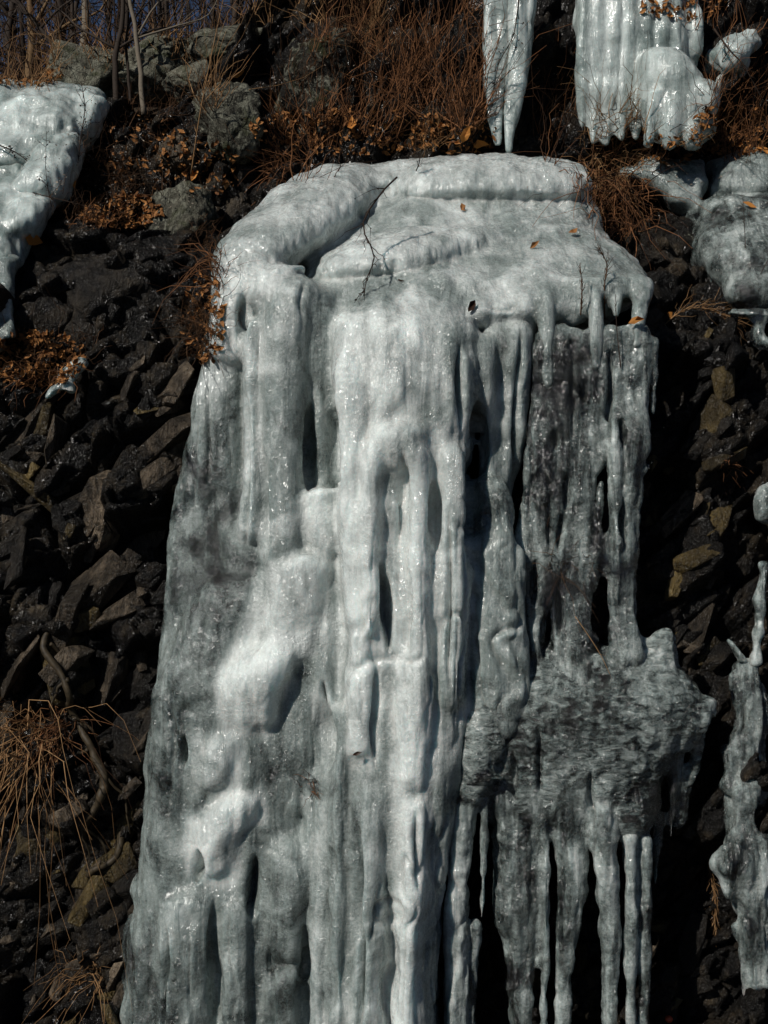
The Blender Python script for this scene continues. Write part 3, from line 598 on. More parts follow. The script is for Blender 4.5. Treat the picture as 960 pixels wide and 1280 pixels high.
ice('ice_slab', ICE_GREEN, [
    ([(80, 160, 1.68, 26, .12), (70, 190, 1.50, 30, .18), (58, 225, 1.38, 30, .18), (40, 255, 1.30, 30, .18)], .05),
    ([(10, 200, 1.58, 40, .15), (0, 240, 1.38, 40, .18), (10, 265, 1.23, 42, .18), (8, 300, 1.08, 30, .15), (4, 340, 0.96, 20, .12)], .2),
    ([(44, 245, 1.28, 24, .12), (34, 270, 1.16, 26, .13), (22, 300, 1.06, 22, .12)], .0)], lf, voxel=.014, smooth=5, flute=.016, lump=.035, fine=.008, fs=(8, 4, 4), seed=72, crease=.02)
ice('ice_tongue', ICE, [([(8, 320, 0.98, 16, .1), (8, 360, 0.88, 12, .08), (12, 395, 0.80, 10, .07), (14, 425, 0.74, 8, .05)], .35), ([(-10, 330, 0.93, 16, .1), (-8, 400, 0.78, 14, .08), (-6, 440, 0.68, 10, .05)], .35)], lf, voxel=.013, flute=.012, lump=.03, seed=73)
p = pxw(85., 478., .45)
o = ice('ice_patch', ICE_GREEN, [([(102, 448, .5, 6, .04), (92, 462, .42, 14, .06), (82, 480, .36, 13, .06), (90, 494, .34, 10, .05)], .2), ([(76, 478, .38, 8, .04), (66, 490, .34, 10, .05), (58, 502, .33, 6, .04)], .35)], None, voxel=.009, flute=.01, lump=.02, smooth=2, loc=p, seed=74)
tag(o, 'little white ice patch clinging to dark rock below the leaf pile on the left', 'ice patch')
rs = thing('ice_shelf', pxw(920., 250., 1.0), 'flat grey ice shelf on the right, between the brush and the right frame edge', 'ice shelf')
F4 = dict(exp=4.5)
ice_fused([('ice_slab', ICE, [
    ([(935, 203, 1.80, 52, .2), (936, 211, 1.56, 54, .3), (938, 222, 1.44, 52, .3), (938, 240, 1.40, 52, .3), (940, 262, 1.34, 58, .3)], .38, F4),
    ([(990, 206, 1.70, 60, .2), (990, 250, 1.35, 60, .3)], .4, F4)]),
  ('ice_slab', ICE, [
    ([(832, 203, 1.82, 36, .15), (834, 212, 1.58, 42, .25), (836, 226, 1.48, 40, .22), (850, 246, 1.42, 24, .15), (856, 262, 1.38, 12, .08)], .4, F4),
    ([(790, 212, 1.60, 20, .1), (800, 226, 1.54, 24, .1)], .5)]),
  ('ice_slab', ICE_CLEAR, [
    ([(928, 252, 1.30, 60, .3), (925, 275, 1.12, 66, .32), (925, 305, 0.92, 60, .3), (930, 335, 0.78, 52, .24), (940, 362, 0.70, 44, .16), (948, 386, 0.68, 40, .08)], .5, F4),
    ([(990, 256, 1.30, 60, .3), (990, 320, 0.86, 60, .25), (990, 386, 0.68, 50, .1)], .5, F4)])], rs, voxel=.0145, smooth=4, flute=.010, lump=.03, fs=(5, 4, 3), seed=75, crease=.02, slits=[(905, 330, 386, 5, .1), (925, 340, 390, 4, .1), (950, 350, 390, 4, .1), (884, 205, 255, 5, .2)])
ice('ice_slab', ICE_CLEAR, [
    ([(945, 384, .5, 40, .06), (960, 394, .40, 50, .08), (966, 403, .42, 46, .05)], .5, F4),
    ([(952, 402, .46, 8, .05), (948, 420, .42, 13, .06), (970, 438, .42, 32, .06)], .65)], rs, voxel=.011, smooth=3, flute=.012, lump=.03, seed=77)
st = thing('ice_strand', pxw(940., 1100., .3), 'long ragged grey ice strand with a forked top down the right rock face', 'ice strand')
ice('ice_column', ICE_CLEAR, [
    ([(932, 828, 0.10, 10, .05), (935, 870, 0.08, 16, .06), (934, 920, 0.05, 20, .07), (932, 980, 0.02, 20, .08), (928, 1030, 0.00, 20, .08), (932, 1060, -0.04, 24, .09), (940, 1120, -0.04, 24, .08), (946, 1180, -0.04, 22, .08), (948, 1240, -0.04, 16, .06)], .42, S),
    ([(950, 1040, 0.04, 14, .05), (952, 1080, 0.00, 16, .06), (956, 1180, 0.00, 14, .06)], .5),
    ([(916, 930, .08, 6, .03), (912, 960, .06, 9, .04), (914, 1000, .05, 5, .03)], .5), ([(912, 1056, .0, 8, .04), (910, 1080, -.02, 10, .05), (914, 1130, .0, 5, .03)], .45), ([(966, 1190, .0, 7, .04), (964, 1225, .0, 10, .05)], .5), ([(920, 1150, .0, 8, .04), (924, 1200, .0, 8, .04), (930, 1250, .0, 4, .02)], .5),
    ([(958, 870, 0.12, 8, .04), (955, 940, 0.10, 8, .05), (952, 1010, 0.08, 9, .05)], .6)], st, voxel=.0095, smooth=2, flute=.016, lump=.034, fine=.016, seed=78, fs=(9, 9, 6), crease=.02)
ice('ice_branch', ICE_CLEAR, [([(910, 796, 0.12, 5, .03), (920, 812, 0.10, 8, .04), (932, 836, 0.09, 9, .05)], .35)], st, voxel=.007, flute=.010, lump=.02, fine=.008, smooth=2, seed=79, fs=(14, 14, 9))
ice('ice_branch', ICE_CLEAR, [([(954, 700, 0.16, 6, .03), (952, 730, 0.14, 9, .04), (949, 780, 0.12, 7, .035), (944, 835, 0.10, 9, .045)], .35)], st, voxel=.007, flute=.012, lump=.022, fine=.010, smooth=2, seed=80, fs=(14, 14, 9))
p = pxw(955., 635., .4)
o = ice('ice_patch', ICE_CLEAR, [([(957, 606, 0.22, 5, .03), (955, 630, 0.18, 7, .04), (958, 655, 0.18, 8, .04)], .3), ([(972, 600, 0.22, 16, .05), (972, 660, 0.18, 16, .05)], .3)], None, voxel=.009, flute=.008, lump=.016, smooth=2, loc=p, seed=81)
tag(o, 'small ice patch at the right frame edge above the forked ice strand', 'ice patch')

rebuild_bvh()

# ------------------------------------------------------------------ rocks
def hull_rock(seed, el=(1, .45, .4), n=15):
    r = np.random.default_rng(seed); p = r.normal(size=(n, 3)); p /= np.linalg.norm(p, axis=1)[:, None]
    p = np.sign(p) * np.abs(p) ** .6 * np.array(el) * r.uniform(.85, 1.1, (n, 1))
    bm = bmesh.new()
    for q in p: bm.verts.new(q)
    h = bmesh.ops.convex_hull(bm, input=bm.verts)
    bmesh.ops.delete(bm, geom=[g for g in h['geom_interior'] if isinstance(g, bmesh.types.BMVert)], context='VERTS')
    bmesh.ops.bevel(bm, geom=bm.edges[:], offset=.018, segments=1, affect='EDGES')
    bmesh.ops.triangulate(bm, faces=bm.faces[:])
    me = bpy.data.meshes.new('rock'); bm.to_mesh(me); bm.free(); return me
def boulder_verts(seed, size, cuts=9, sub=5):
    """a block cut by random planes, rounded and weathered"""
    r = np.random.default_rng(seed); bm = bmesh.new(); bmesh.ops.create_icosphere(bm, subdivisions=sub, radius=1)
    v = np.array([q.co[:] for q in bm.verts]); f = [tuple(x.index for x in q.verts) for q in bm.faces]; bm.free()
    for k in range(cuts):
        nrm = r.normal(size=3); nrm /= np.linalg.norm(nrm); d = r.uniform(.55, .85)
        h = v @ nrm - d; v = v - np.where(h > 0, h * .93, 0)[:, None] * nrm
    nn = v / np.linalg.norm(v, axis=1)[:, None]
    w, e = worley_plane(v * 2.6 + seed, seed)
    v = v + nn * (.09 * fbm(v * 1.8 + seed, 4, seed) + .05 * w - .05 * np.exp(-(e / .08) ** 2) + .03 * fbm(v * 9, 3, seed + 4))[:, None]
    return v * np.array(size), f
def boulder(px, py, hw, hh, mat, label, seed, sink=.35, tilt=0, depth=.8, cuts=9, Y=None):
    h = hit(px, py) if Y is None else (Vector(pxw(float(px), float(py), Y)),)
    if h[0] is None: return
    k = wpx(h[0].y); sx, sz = hw * k * 1.15, hh * k * 1.15; sy = depth * (sx + sz) / 2
    v, f = boulder_verts(seed, (sx, sy, sz), cuts)
    c, sn = math.cos(tilt), math.sin(tilt); v = v @ np.array([[c, 0, -sn], [0, 1, 0], [sn, 0, c]]).T
    base = np.array([h[0].x, h[0].y + sy * sink, h[0].z - sz * .1])
    o = obj('boulder', v + base, f, mat, loc=base); tag(o, label, 'boulder', 'boulders on the cliff')
    built_solid(v + base, f); return o
boulder(222, 272, 46, 42, ROCK_GREY, 'rounded grey green lichen boulder left of the waterfall top', 101, tilt=.2, sink=.05)
boulder(287, 148, 48, 50, ROCK_GREY, 'pale angular lichen block above the rounded boulder', 102, tilt=-.3, cuts=14)
boulder(125, 375, 88, 66, ROCK_DARK, 'big dark smooth boulder below the left ice flow', 103, sink=.55)
boulder(112, 90, 64, 46, ROCK_GREY, 'broad mossy grey boulder on the skyline behind the thin saplings', 104, sink=.2, tilt=-.35, Y=2.5, cuts=13)
boulder(200, 84, 66, 40, ROCK_GREY, 'low grey boulder on the skyline right of the saplings', 105, sink=.2, Y=2.45, cuts=13)
boulder(320, 52, 95, 38, ROCK_GREY, 'long sunlit slab rising to the right along the top of the cliff', 106, sink=.2, tilt=.36, cuts=14, Y=2.4)
boulder(395, 95, 62, 95, ROCK_DRY, 'tall dark outcrop at the top between the sunlit slab and the rust brush', 107, sink=.5, cuts=14)
boulder(250, 104, 40, 24, ROCK_GREY, 'small pale flat stone in front of the low skyline boulder', 108, sink=.1, Y=2.2)
boulder(225, 190, 24, 26, ROCK_BROWN, 'rust brown stone left of the pale lichen block', 109)
boulder(295, 262, 26, 26, ROCK_BROWN, 'dark brown stone between the rounded boulder and the ice ridge', 110)
boulder(838, 318, 44, 40, ROCK_DARK, 'dark brown block under the overhanging brush beside the ice shelf', 117, cuts=22, sink=.7)
boulder(862, 300, 16, 13, ROCK_DRY, 'small pale stone against the left edge of the ice shelf', 112)
boulder(826, 440, 32, 50, ROCK_DARK, 'smooth dark block under the orange dead sprig', 113, cuts=14)
boulder(712, 198, 46, 13, ROCK_DARK, 'flat dark stone slab at the foot of the narrow icicles', 114, sink=.2)
boulder(780, 200, 26, 12, ROCK_GREY, 'flat grey stone under the tips of the wide icicle curtain', 115, sink=.2)
rebuild_bvh()

LIB = [hull_rock(200 + i, (1, RNG.uniform(.3, .5), RNG.uniform(.24, .42)), int(RNG.integers(11, 17))) for i in range(16)]
for me in LIB: me.materials.append(SHARD)
LIB2 = [m.copy() for m in LIB[:5]]
for me in LIB2: me.materials.clear(); me.materials.append(SHARD_OCHRE)
LIB3 = [m.copy() for m in LIB[5:10]]
for me in LIB3: me.materials.clear(); me.materials.append(ROCK_DARK)
CBVH = BVHTree.FromPolygons([tuple(x) for x in CP], CF)
def hit_cliff(px, py):
    d = Vector(((px - 480) * .000625, 1, (640 - py) * .000625)).normalized()
    return CBVH.ray_cast(Vector((0, CAM_Y, CAM_Z)), d, 40)
def shard(px, py, r, ang, lib, lift=.1, yaw=None):
    h = hit_cliff(px, py)
    if h[0] is None: return
    me = lib[RNG.integers(len(lib))]; o = bpy.data.objects.new('rock', me); COL.objects.link(o); o.parent = CLIFF
    s = r * wpx(h[0].y)
    o.scale = (s, s * RNG.uniform(.8, 1.4), s * RNG.uniform(.8, 1.35))
    o.rotation_euler = (RNG.uniform(-.7, .7), -ang, RNG.uniform(-.6, .6) if yaw is None else yaw)
    o.location = h[0] + Vector((0, -lift * s, 0))
BIGS = [(108, 742, 48, .8, 0), (152, 762, 36, .5, 0), (172, 694, 36, .9, 0), (78, 772, 40, 1.2, 0), (32, 606, 40, -.6, 1), (62, 560, 34, 1.3, 0), (212, 540, 40, .6, 0), (200, 590, 42, .7, 0), (130, 640, 44, 1.0, 0),
        (20, 830, 34, .9, 0), (30, 880, 40, .7, 0), (170, 850, 38, .8, 2), (82, 830, 40, 1.9, 1), (150, 1040, 34, .9, 1), (130, 1085, 36, .6, 1), (40, 520, 34, 1.1, 0), (20, 700, 32, 1.2, 2), (185, 930, 34, 1.2, 2),
        (895, 660, 34, 1.2, 1), (872, 700, 30, .4, 1), (905, 575, 30, .3, 1), (850, 640, 30, .8, 0), (812, 650, 26, 1.1, 1), (905, 470, 32, 1.5, 1), (870, 780, 34, 1.2, 0), (720, 1210, 34, 1.3, 1), (610, 1220, 30, 1.2, 1), (860, 1180, 34, 1.3, 2)]
for px, py, r, a, l in BIGS: shard(px, py, r * (1.5 if px < 480 else 1.3), a, (LIB, LIB2, LIB3)[l], -.12)
for i in range(290):
    left = i < 165
    px = RNG.uniform(-10, 240) if left else RNG.uniform(800, 975); py = RNG.uniform(455, 1285) if left else RNG.uniform(400, 1285)
    if abs(px - 938) < 42 and py > 590: continue
    q = RNG.random(); lib = LIB if q < .45 else (LIB2 if q < .6 else LIB3)
    if not left: lib = LIB3 if q < .65 else (LIB2 if q < .85 else LIB)
    shard(px, py, float(np.clip(RNG.lognormal(2.85, .5), 8, 48)) * (1 if left else .85), RNG.normal(.85, .5), lib, RNG.uniform(-.35, .1))

# ------------------------------------------------------------------ grass, leaves, twigs
def blades(roots, dirs, length, rad, droop, seg=5, kink=.0, rng=RNG):
    """many tapering three sided stems in one array"""
    n = len(roots); t = np.linspace(0, 1, seg + 1)
    d = dirs / np.linalg.norm(dirs, axis=1)[:, None]
    side = rng.normal(size=(n, 3)) * .35
    p = roots[:, None] + length[:, None, None] * (t[None, :, None] * d[:, None] + (t ** 2)[None, :, None] * side[:, None] * .6)
    p[:, :, 2] -= (length * droop)[:, None] * (t ** 2.2)[None]
    if kink: p[:, 1:] += rng.normal(size=(n, seg, 3)) * (length * kink)[:, None, None]
    tan = np.gradient(p, axis=1); tan /= np.linalg.norm(tan, axis=2)[:, :, None] + 1e-9
    s = np.cross(tan, np.array([.2, .3, 1.0])); s /= np.linalg.norm(s, axis=2)[:, :, None] + 1e-9; u = np.cross(s, tan)
    a = np.array([0, 2.1, 4.2]); r = (rad[:, None] * (1 - .75 * t)[None])[:, :, None, None]
    v = p[:, :, None] + r * (np.cos(a)[None, None, :, None] * s[:, :, None] + np.sin(a)[None, None, :, None] * u[:, :, None])
    v = v.reshape(-1, 3); m = 3 * (seg + 1); f = []
    one = [(i * 3 + j, i * 3 + (j + 1) % 3, i * 3 + 3 + (j + 1) % 3, i * 3 + 3 + j) for i in range(seg) for j in range(3)]
    F = (np.array(one)[None] + (np.arange(n) * m)[:, None, None]).reshape(-1, 4)
    return v, F.tolist(), p
def leafs(cent, size, rng=RNG, up=None):
    """curled leaves, six triangles each"""
    n = len(cent)
    g = np.array([(0, -1, 0), (-.45, -.3, .12), (0, -.25, 0), (.45, -.3, .16), (-.38, .4, .16), (0, .4, .05), (.38, .4, .10), (0, 1.1, .22)], float)
    f1 = [(0, 3, 2), (0, 2, 1), (1, 2, 5, 4), (2, 3, 6, 5), (4, 5, 7), (5, 6, 7)]
    ax = rng.normal(size=(n, 3)); ax /= np.linalg.norm(ax, axis=1)[:, None]
    if up is not None:
        zz = up + rng.normal(size=(n, 3)) * .45
    else: zz = rng.normal(size=(n, 3))
    zz /= np.linalg.norm(zz, axis=1)[:, None]
    xx = np.cross(ax, zz); xx /= np.linalg.norm(xx, axis=1)[:, None]; yy = np.cross(zz, xx)
    sc = size[:, None, None] * .5; G = g[None] * np.array([1, 1, 1]) ; G = G + rng.normal(size=(n, 8, 3)) * .08
    G[:, :, 2] *= rng.uniform(.5, 3.0, (n, 1))
    v = cent[:, None] + sc * (G[:, :, :1] * xx[:, None] + G[:, :, 1:2] * yy[:, None] + G[:, :, 2:] * zz[:, None])
    f = [tuple(i + 8 * k for i in q) for k in range(n) for q in f1]
    return v.reshape(-1, 3), f
def scatter(regions, rng=RNG):
    """root points on the built surfaces inside ellipses (px, py, rx, ry, count)"""
    P = []; Nn = []; I = []
    for k, (px, py, rx, ry, c) in enumerate(regions):
        for _ in range(c):
            a = rng.uniform(0, 6.283); q = math.sqrt(rng.random())
            h = hit(px + rx * q * math.cos(a), py + ry * q * math.sin(a))
            if h[0] is not None and h[0].y < 9: P.append(h[0][:]); Nn.append(h[1][:]); I.append(k)
    return np.array(P), np.array(Nn), np.array(I)
def grass(regions, mat, length, lean, droop, rad=.0022, kink=.02, name='dry_grass', parent=None, loc=None, seed=1, spread=.35, clump=False, near=0.0):
    rng = np.random.default_rng(seed); P, Nn, I = scatter(regions, rng)
    if near:
        md = np.median(P, 0); P = P[np.linalg.norm(P - md, axis=1) < near]
    if clump:
        keep = (fbm(P * 4.5, 2, seed) + rng.normal(size=len(P)) * .15) > -.02; P = P[keep]
    n = len(P); d = np.array(lean)[None] + rng.normal(size=(n, 3)) * spread
    if clump: d = d + .5 * np.stack([noise(P * 5, seed + 1), noise(P * 5, seed + 2), 0 * P[:, 0]], -1)
    L = rng.uniform(length[0], length[1], n)
    v, f, _ = blades(P - .02 * np.array([0, -1, .3]), d, L, rng.uniform(.5, 1.3, n) * rad, rng.uniform(droop[0], droop[1], n), kink=kink, rng=rng)
    return obj(name, v, f, mat, parent, loc=loc)
def tuft(px, py, rx, ry, n, mat, length, lean, droop, label, seed, rad=.0022, spread=.35, kink=.02):
    h = hit(px, py); b = h[0] if h[0] is not None else Vector((0, 2, 5))
    o = grass([(px, py, rx, ry, n)], mat, length, lean, droop, rad, kink, 'grass_tuft', None, tuple(b), seed, spread, near=.75)
    return tag(o, label, 'grass tuft', 'dry grass tufts on the cliff')
# loose cover nobody could count
o = grass([(490, 110, 110, 85, 1100), (555, 90, 60, 100, 1000), (385, 190, 55, 40, 420), (925, 140, 45, 70, 350), (690, 150, 30, 60, 120), (900, 20, 70, 30, 160), (500, 15, 100, 25, 300)], GRASS_RUST, (.14, .46), (.10, -.30, 1), (-.05, .35), rad=.003, seed=301, kink=.025, clump=True)
tag(o, 'rust brown dry grass and brush covering the upper slope behind the waterfall', kind='stuff')
o = grass([(40, 90, 80, 26, 500), (150, 60, 90, 40, 300), (260, 30, 90, 40, 380), (430, 20, 60, 30, 200), (330, 10, 60, 25, 200)], GRASS_STRAW, (.12, .4), (.05, -.2, 1), (0, .4), rad=.003, name='skyline_grass', seed=302, clump=True)
tag(o, 'thin tan grass along the skyline at the upper left', kind='stuff')
o = grass([(190, 200, 90, 70, 420), (120, 250, 60, 60, 300), (260, 300, 40, 60, 220), (255, 410, 28, 60, 320), (400, 60, 70, 60, 250), (790, 190, 70, 30, 260), (60, 440, 60, 30, 160), (215, 130, 60, 30, 200), (560, 160, 60, 30, 260)], BRUSH_DARK, (.08, .30), (.1, -.45, .8), (0, .5), kink=.06, name='dark_brush', seed=303, clump=True)
tag(o, 'dark brown tangled brush on the rocks left and above the ice', kind='stuff')
rngl = np.random.default_rng(77)
P, Nn, _ = scatter([(150, 265, 55, 22, 330), (45, 450, 62, 36, 420), (440, 165, 130, 30, 420), (570, 170, 60, 25, 150), (915, 165, 55, 32, 300), (30, 95, 50, 14, 200), (255, 400, 26, 60, 160), (180, 190, 60, 50, 160), (820, 190, 60, 18, 120), (260, 215, 40, 40, 80), (850, 10, 60, 16, 80)], rngl)
v, f = leafs(P + np.array([0, -.012, .006]), rngl.uniform(.018, .055, len(P)), rngl, Nn * .6 + np.array([0, -.5, .3]))
tag(obj('leaf_litter', v, f, LEAF, smooth=False), 'brown dead leaves littering the ledges of the cliff', kind='stuff')
P, Nn, _ = scatter([(130, 200, 60, 70, 160), (200, 230, 60, 60, 120), (420, 110, 80, 60, 110), (860, 210, 50, 30, 40), (100, 240, 50, 60, 80)], rngl)
v, f = leafs(P + np.array([0, -.04, .02]), rngl.uniform(.008, .018, len(P)), rngl)
tag(obj('seed_heads', v, f, PALE_FLECK, smooth=False), 'pale specks of dry seed heads among the dark brush', kind='stuff')

T = [
 (575, 150, 26, 30, 120, GRASS_RUST, (.35, .75), (.28, -.25, 1), (0, .2), 'tall rust grass leaning right beside the narrow pair of icicles', .004),
 (520, 120, 26, 40, 110, GRASS_RUST, (.3, .65), (.22, -.25, 1), (0, .25), 'tall upright rust grass in the middle of the upper slope', .004),
 (470, 60, 20, 30, 50, GRASS_STRAW, (.3, .55), (-.05, -.25, 1), (0, .3), 'thin pale straw grass at the top edge left of the rust grass', .003),
 (352, 215, 14, 16, 130, GRASS_RUST, (.12, .32), (-.25, -.4, .6), (.2, .8), 'bushy orange brown tuft drooping onto the ice ridge from above', .003),
 (545, 180, 18, 12, 60, GRASS_STRAW, (.12, .3), (-.1, -.4, .8), (.1, .5), 'low straw tuft at the back edge of the ice cap', .003),
 (270, 340, 12, 30, 90, GRASS_RUST, (.14, .3), (-.25, -.5, .5), (.2, .7), 'rusty twiggy tuft hugging the left side of the ice ridge', .003),
 (250, 425, 16, 34, 110, BRUSH_DARK, (.10, .24), (-.1, -.6, .4), (.2, .8), 'dark red brown bramble left of the waterfall shoulder', .003),
 (262, 130, 14, 20, 40, GRASS_STRAW, (.3, .6), (.1, -.2, 1), (0, .15), 'pale long stems standing in front of the pale lichen block', .003),
 (768, 256, 52, 44, 420, GRASS_RUST, (.22, .52), (-.22, -.6, .35), (.3, 1.0), 'large tangled heap of drooping dead grass right of the ice cap', .0038),
 (770, 170, 40, 30, 130, GRASS_STRAW, (.2, .5), (.15, -.5, .9), (0, .4), 'wispy straw grass standing before the wide icicle curtain', .003),
 (752, 222, 34, 24, 130, GRASS_STRAW, (.25, .5), (-.05, -.6, .3), (.5, 1.1), 'pale arching grass falling over the dark hollow right of the ice cap', .0034),
 (695, 150, 22, 34, 60, BRUSH_DARK, (.15, .35), (.0, -.5, .8), (0, .4), 'dark twiggy weeds between the two icicle curtains', .003),
 (915, 150, 36, 36, 160, GRASS_RUST, (.15, .4), (-.2, -.5, .6), (.1, .6), 'rust tuft under the small knobbly ice lump', .0034),
 (890, 180, 30, 14, 70, GRASS_STRAW, (.1, .25), (-.3, -.5, .5), (.1, .5), 'short straw tuft behind the flat ice shelf', .003),
 (50, 925, 34, 30, 80, GRASS_STRAW, (.35, .85), (-.18, -.35, .05), (.7, 1.0), 'long hanging straw grass on the dark rock at the lower left', .0034),
 (75, 905, 28, 22, 90, GRASS_RUST, (.12, .35), (-.1, -.6, .2), (.4, 1.0), 'short red brown tuft crowning the hanging straw grass', .0034),
 (15, 900, 16, 20, 40, GRASS_STRAW, (.5, .9), (-.05, -.5, .1), (.6, 1.0), 'sparse hanging stems at the left frame edge', .003),
 (110, 1215, 22, 14, 60, GRASS_STRAW, (.12, .32), (-.3, -.5, .3), (.2, .8), 'small tan tuft near the bottom beside the foot of the ice', .003),
 (60, 470, 40, 20, 80, GRASS_RUST, (.1, .25), (-.3, -.6, .3), (.2, .7), 'coppery matted tuft on the leaf pile at the left edge', .003),
 (130, 275, 36, 16, 70, GRASS_RUST, (.1, .24), (.2, -.5, .5), (.1, .5), 'short rust tuft on the leafy ledge left of the rounded boulder', .003),
 (910, 580, 14, 10, 40, GRASS_RUST, (.06, .14), (-.1, -.7, .2), (.2, .8), 'tiny orange moss like tuft on the dark right rock', .003),
 (700, 700, 56, 12, 46, BRUSH_DARK, (.10, .26), (.0, -.6, -.1), (.0, .5), 'thin brown stems frozen across the clear ice sheet', .0022),
 (388, 985, 14, 10, 26, GRASS_RUST, (.05, .13), (.0, -.6, .5), (.0, .5), 'little red brown sprig frozen into the lower left ice', .0022),
]
for k, t in enumerate(T): tuft(*t[:10], 400 + k, rad=t[10], spread=.40 if k != 21 else .7, kink=.03)

def twig(px, py, pts, label, r=.004, side=14, slen=.07, mat=TWIG, name='twig', buds=0, seed=1, spread=.6, cat='twig', down=0.0):
    """a stem with side shoots; pts are photo offsets along the stem, lifted off the surface it grows from"""
    rng = np.random.default_rng(seed); h = hit(px, py)
    if h[0] is None: return
    b = np.array(h[0]); k = wpx(b[1])
    C = np.array([[b[0] + dx * k, b[1] - dy, b[2] - dz * k] for dx, dz, dy in pts]); C = catmull(C, 14)
    o = thing(name, tuple(b), label, cat)
    v, f = pipe(C, np.linspace(r, r * .4, 14)); obj('stem', v, f, mat, o)
    idx = rng.integers(2, 13, side); d = C[idx] - C[idx - 1]; d /= np.linalg.norm(d, axis=1)[:, None]
    d = d + rng.normal(size=(side, 3)) * spread; d[:, 2] -= down
    L = rng.uniform(.4, 1, side) * slen
    v, f, p = blades(C[idx], d, L, np.full(side, r * .55), np.zeros(side), kink=.05, rng=rng)
    mbx = MB(); mbx.add(v, f)
    obj('shoot', mbx.V(), mbx.f, mat, o)['kind'] = 'stuff'
    if buds:
        q = p[rng.integers(side, size=buds), rng.integers(2, 6, buds)]; v, f = leafs(q, rng.uniform(.010, .02, buds), rng); obj('bud', v, f, mat, o, smooth=False)['kind'] = 'stuff'
    return o
twig(462, 318, [(34, -95, .02), (14, -70, .09), (-8, -30, .12), (6, 8, .13), (-4, 40, .13), (-10, 78, .12)], 'dark branching twig hanging down over the ice ridge hollow', r=.005, side=22, slen=.16, buds=26, seed=1)
twig(498, 350, [(0, 0, .01), (22, 8, .03), (45, 14, .03), (64, 22, .02)], 'little dark bud covered twig lying on the ice cap', r=.004, side=14, slen=.03, buds=20, seed=2)
twig(725, 385, [(0, 10, .02), (0, -20, .06), (-3, -52, .07)], 'stiff brown sprig standing at the ice lip, left of the forked sprig', r=.004, side=26, slen=.06, mat=BRUSH_DARK, spread=.3, seed=3)
twig(755, 390, [(0, 10, .02), (-2, -30, .06), (0, -55, .08), (-10, -75, .09)], 'taller forked brown sprig standing at the ice lip near its right end', r=.004, side=30, slen=.07, mat=BRUSH_DARK, spread=.35, seed=4)
twig(775, 440, [(0, 20, .02), (-6, -30, .04), (-8, -70, .05)], 'bare thin stem bent across the top of the clear sheet', r=.0028, side=4, slen=.05, seed=5)
twig(832, 404, [(-6, 6, .04), (15, -12, .10), (40, -14, .13), (62, -6, .13), (78, 2, .12)], 'bright orange dead fern like sprig jutting right from the ice lip', r=.004, side=60, slen=.17, mat=GRASS_STRAW, spread=.35, name='dead_sprig', cat='sprig', seed=6, down=-.1)
twig(884, 1080, [(-2, -12, .02), (2, 14, .05), (6, 40, .06), (6, 78, .05)], 'pale orange dead sprig hanging on the dark rock at the lower right', r=.004, side=46, slen=.12, mat=GRASS_STRAW, spread=.3, name='dead_sprig', cat='sprig', seed=7, down=.3)
twig(105, 185, [(-8, 50, .02), (0, 0, .10), (8, -40, .14), (4, -72, .16)], 'dark leafy weed standing in front of the right edge of the left ice flow', r=.004, side=26, slen=.18, buds=40, seed=8)
twig(70, 245, [(-40, -6, .04), (-10, 4, .08), (20, 12, .1), (52, 20, .08)], 'thin dark twig lying across the lower left ice flow', r=.004, side=16, slen=.12, buds=16, seed=9)
twig(62, 250, [(4, 10, .03), (0, -30, .08), (2, -80, .1)], 'single dark stalk rising in front of the left ice flow', r=.003, side=10, slen=.10, buds=24, seed=10)
twig(25, 195, [(-30, -14, .03), (0, 0, .06), (20, 18, .06), (30, 40, .04)], 'dark bushy sprig on the bare patch of the left ice flow', r=.004, side=40, slen=.12, buds=40, seed=11)
twig(630, 90, [(18, -90, .04), (10, -40, .07), (-8, -5, .08), (-14, 30, .08)], 'dark budded twig hanging in front of the narrow icicles', r=.004, side=14, slen=.12, buds=30, seed=12)
twig(520, 215, [(0, 0, .02), (4, -12, .08), (-6, -24, .1)], 'small dark weed at the back of the ice cap', r=.003, side=16, slen=.10, buds=8, seed=13)
twig(930, 300, [(2, 50, .02), (-2, 0, .05), (-6, -50, .07)], 'thin bare stalk standing on the right ice shelf', r=.003, side=2, slen=.08, seed=14)
twig(955, 330, [(-14, 30, .02), (0, 0, .05), (10, -18, .06)], 'short slanted stalk beside the bare stalk on the right ice shelf', r=.003, side=2, slen=.05, seed=15)
twig(920, 70, [(-30, -30, .05), (-14, 0, .1), (4, 20, .1), (30, 60, .06)], 'dark bare branch crossing in front of the small knobbly ice lump', r=.006, side=10, slen=.14, seed=16)
twig(300, 130, [(-60, 90, .04), (-44, 20, .18), (-25, -60, .25), (-12, -110, .3)], 'long pale stem arching up past the pale lichen block', r=.004, side=5, slen=.12, mat=GRASS_STRAW, seed=17)
twig(740, 820, [(-22, -50, .03), (10, 0, .05), (36, 60, .05)], 'fine straw stem slanting across the glassy ledge', r=.0022, side=2, slen=.05, mat=GRASS_STRAW, seed=18)

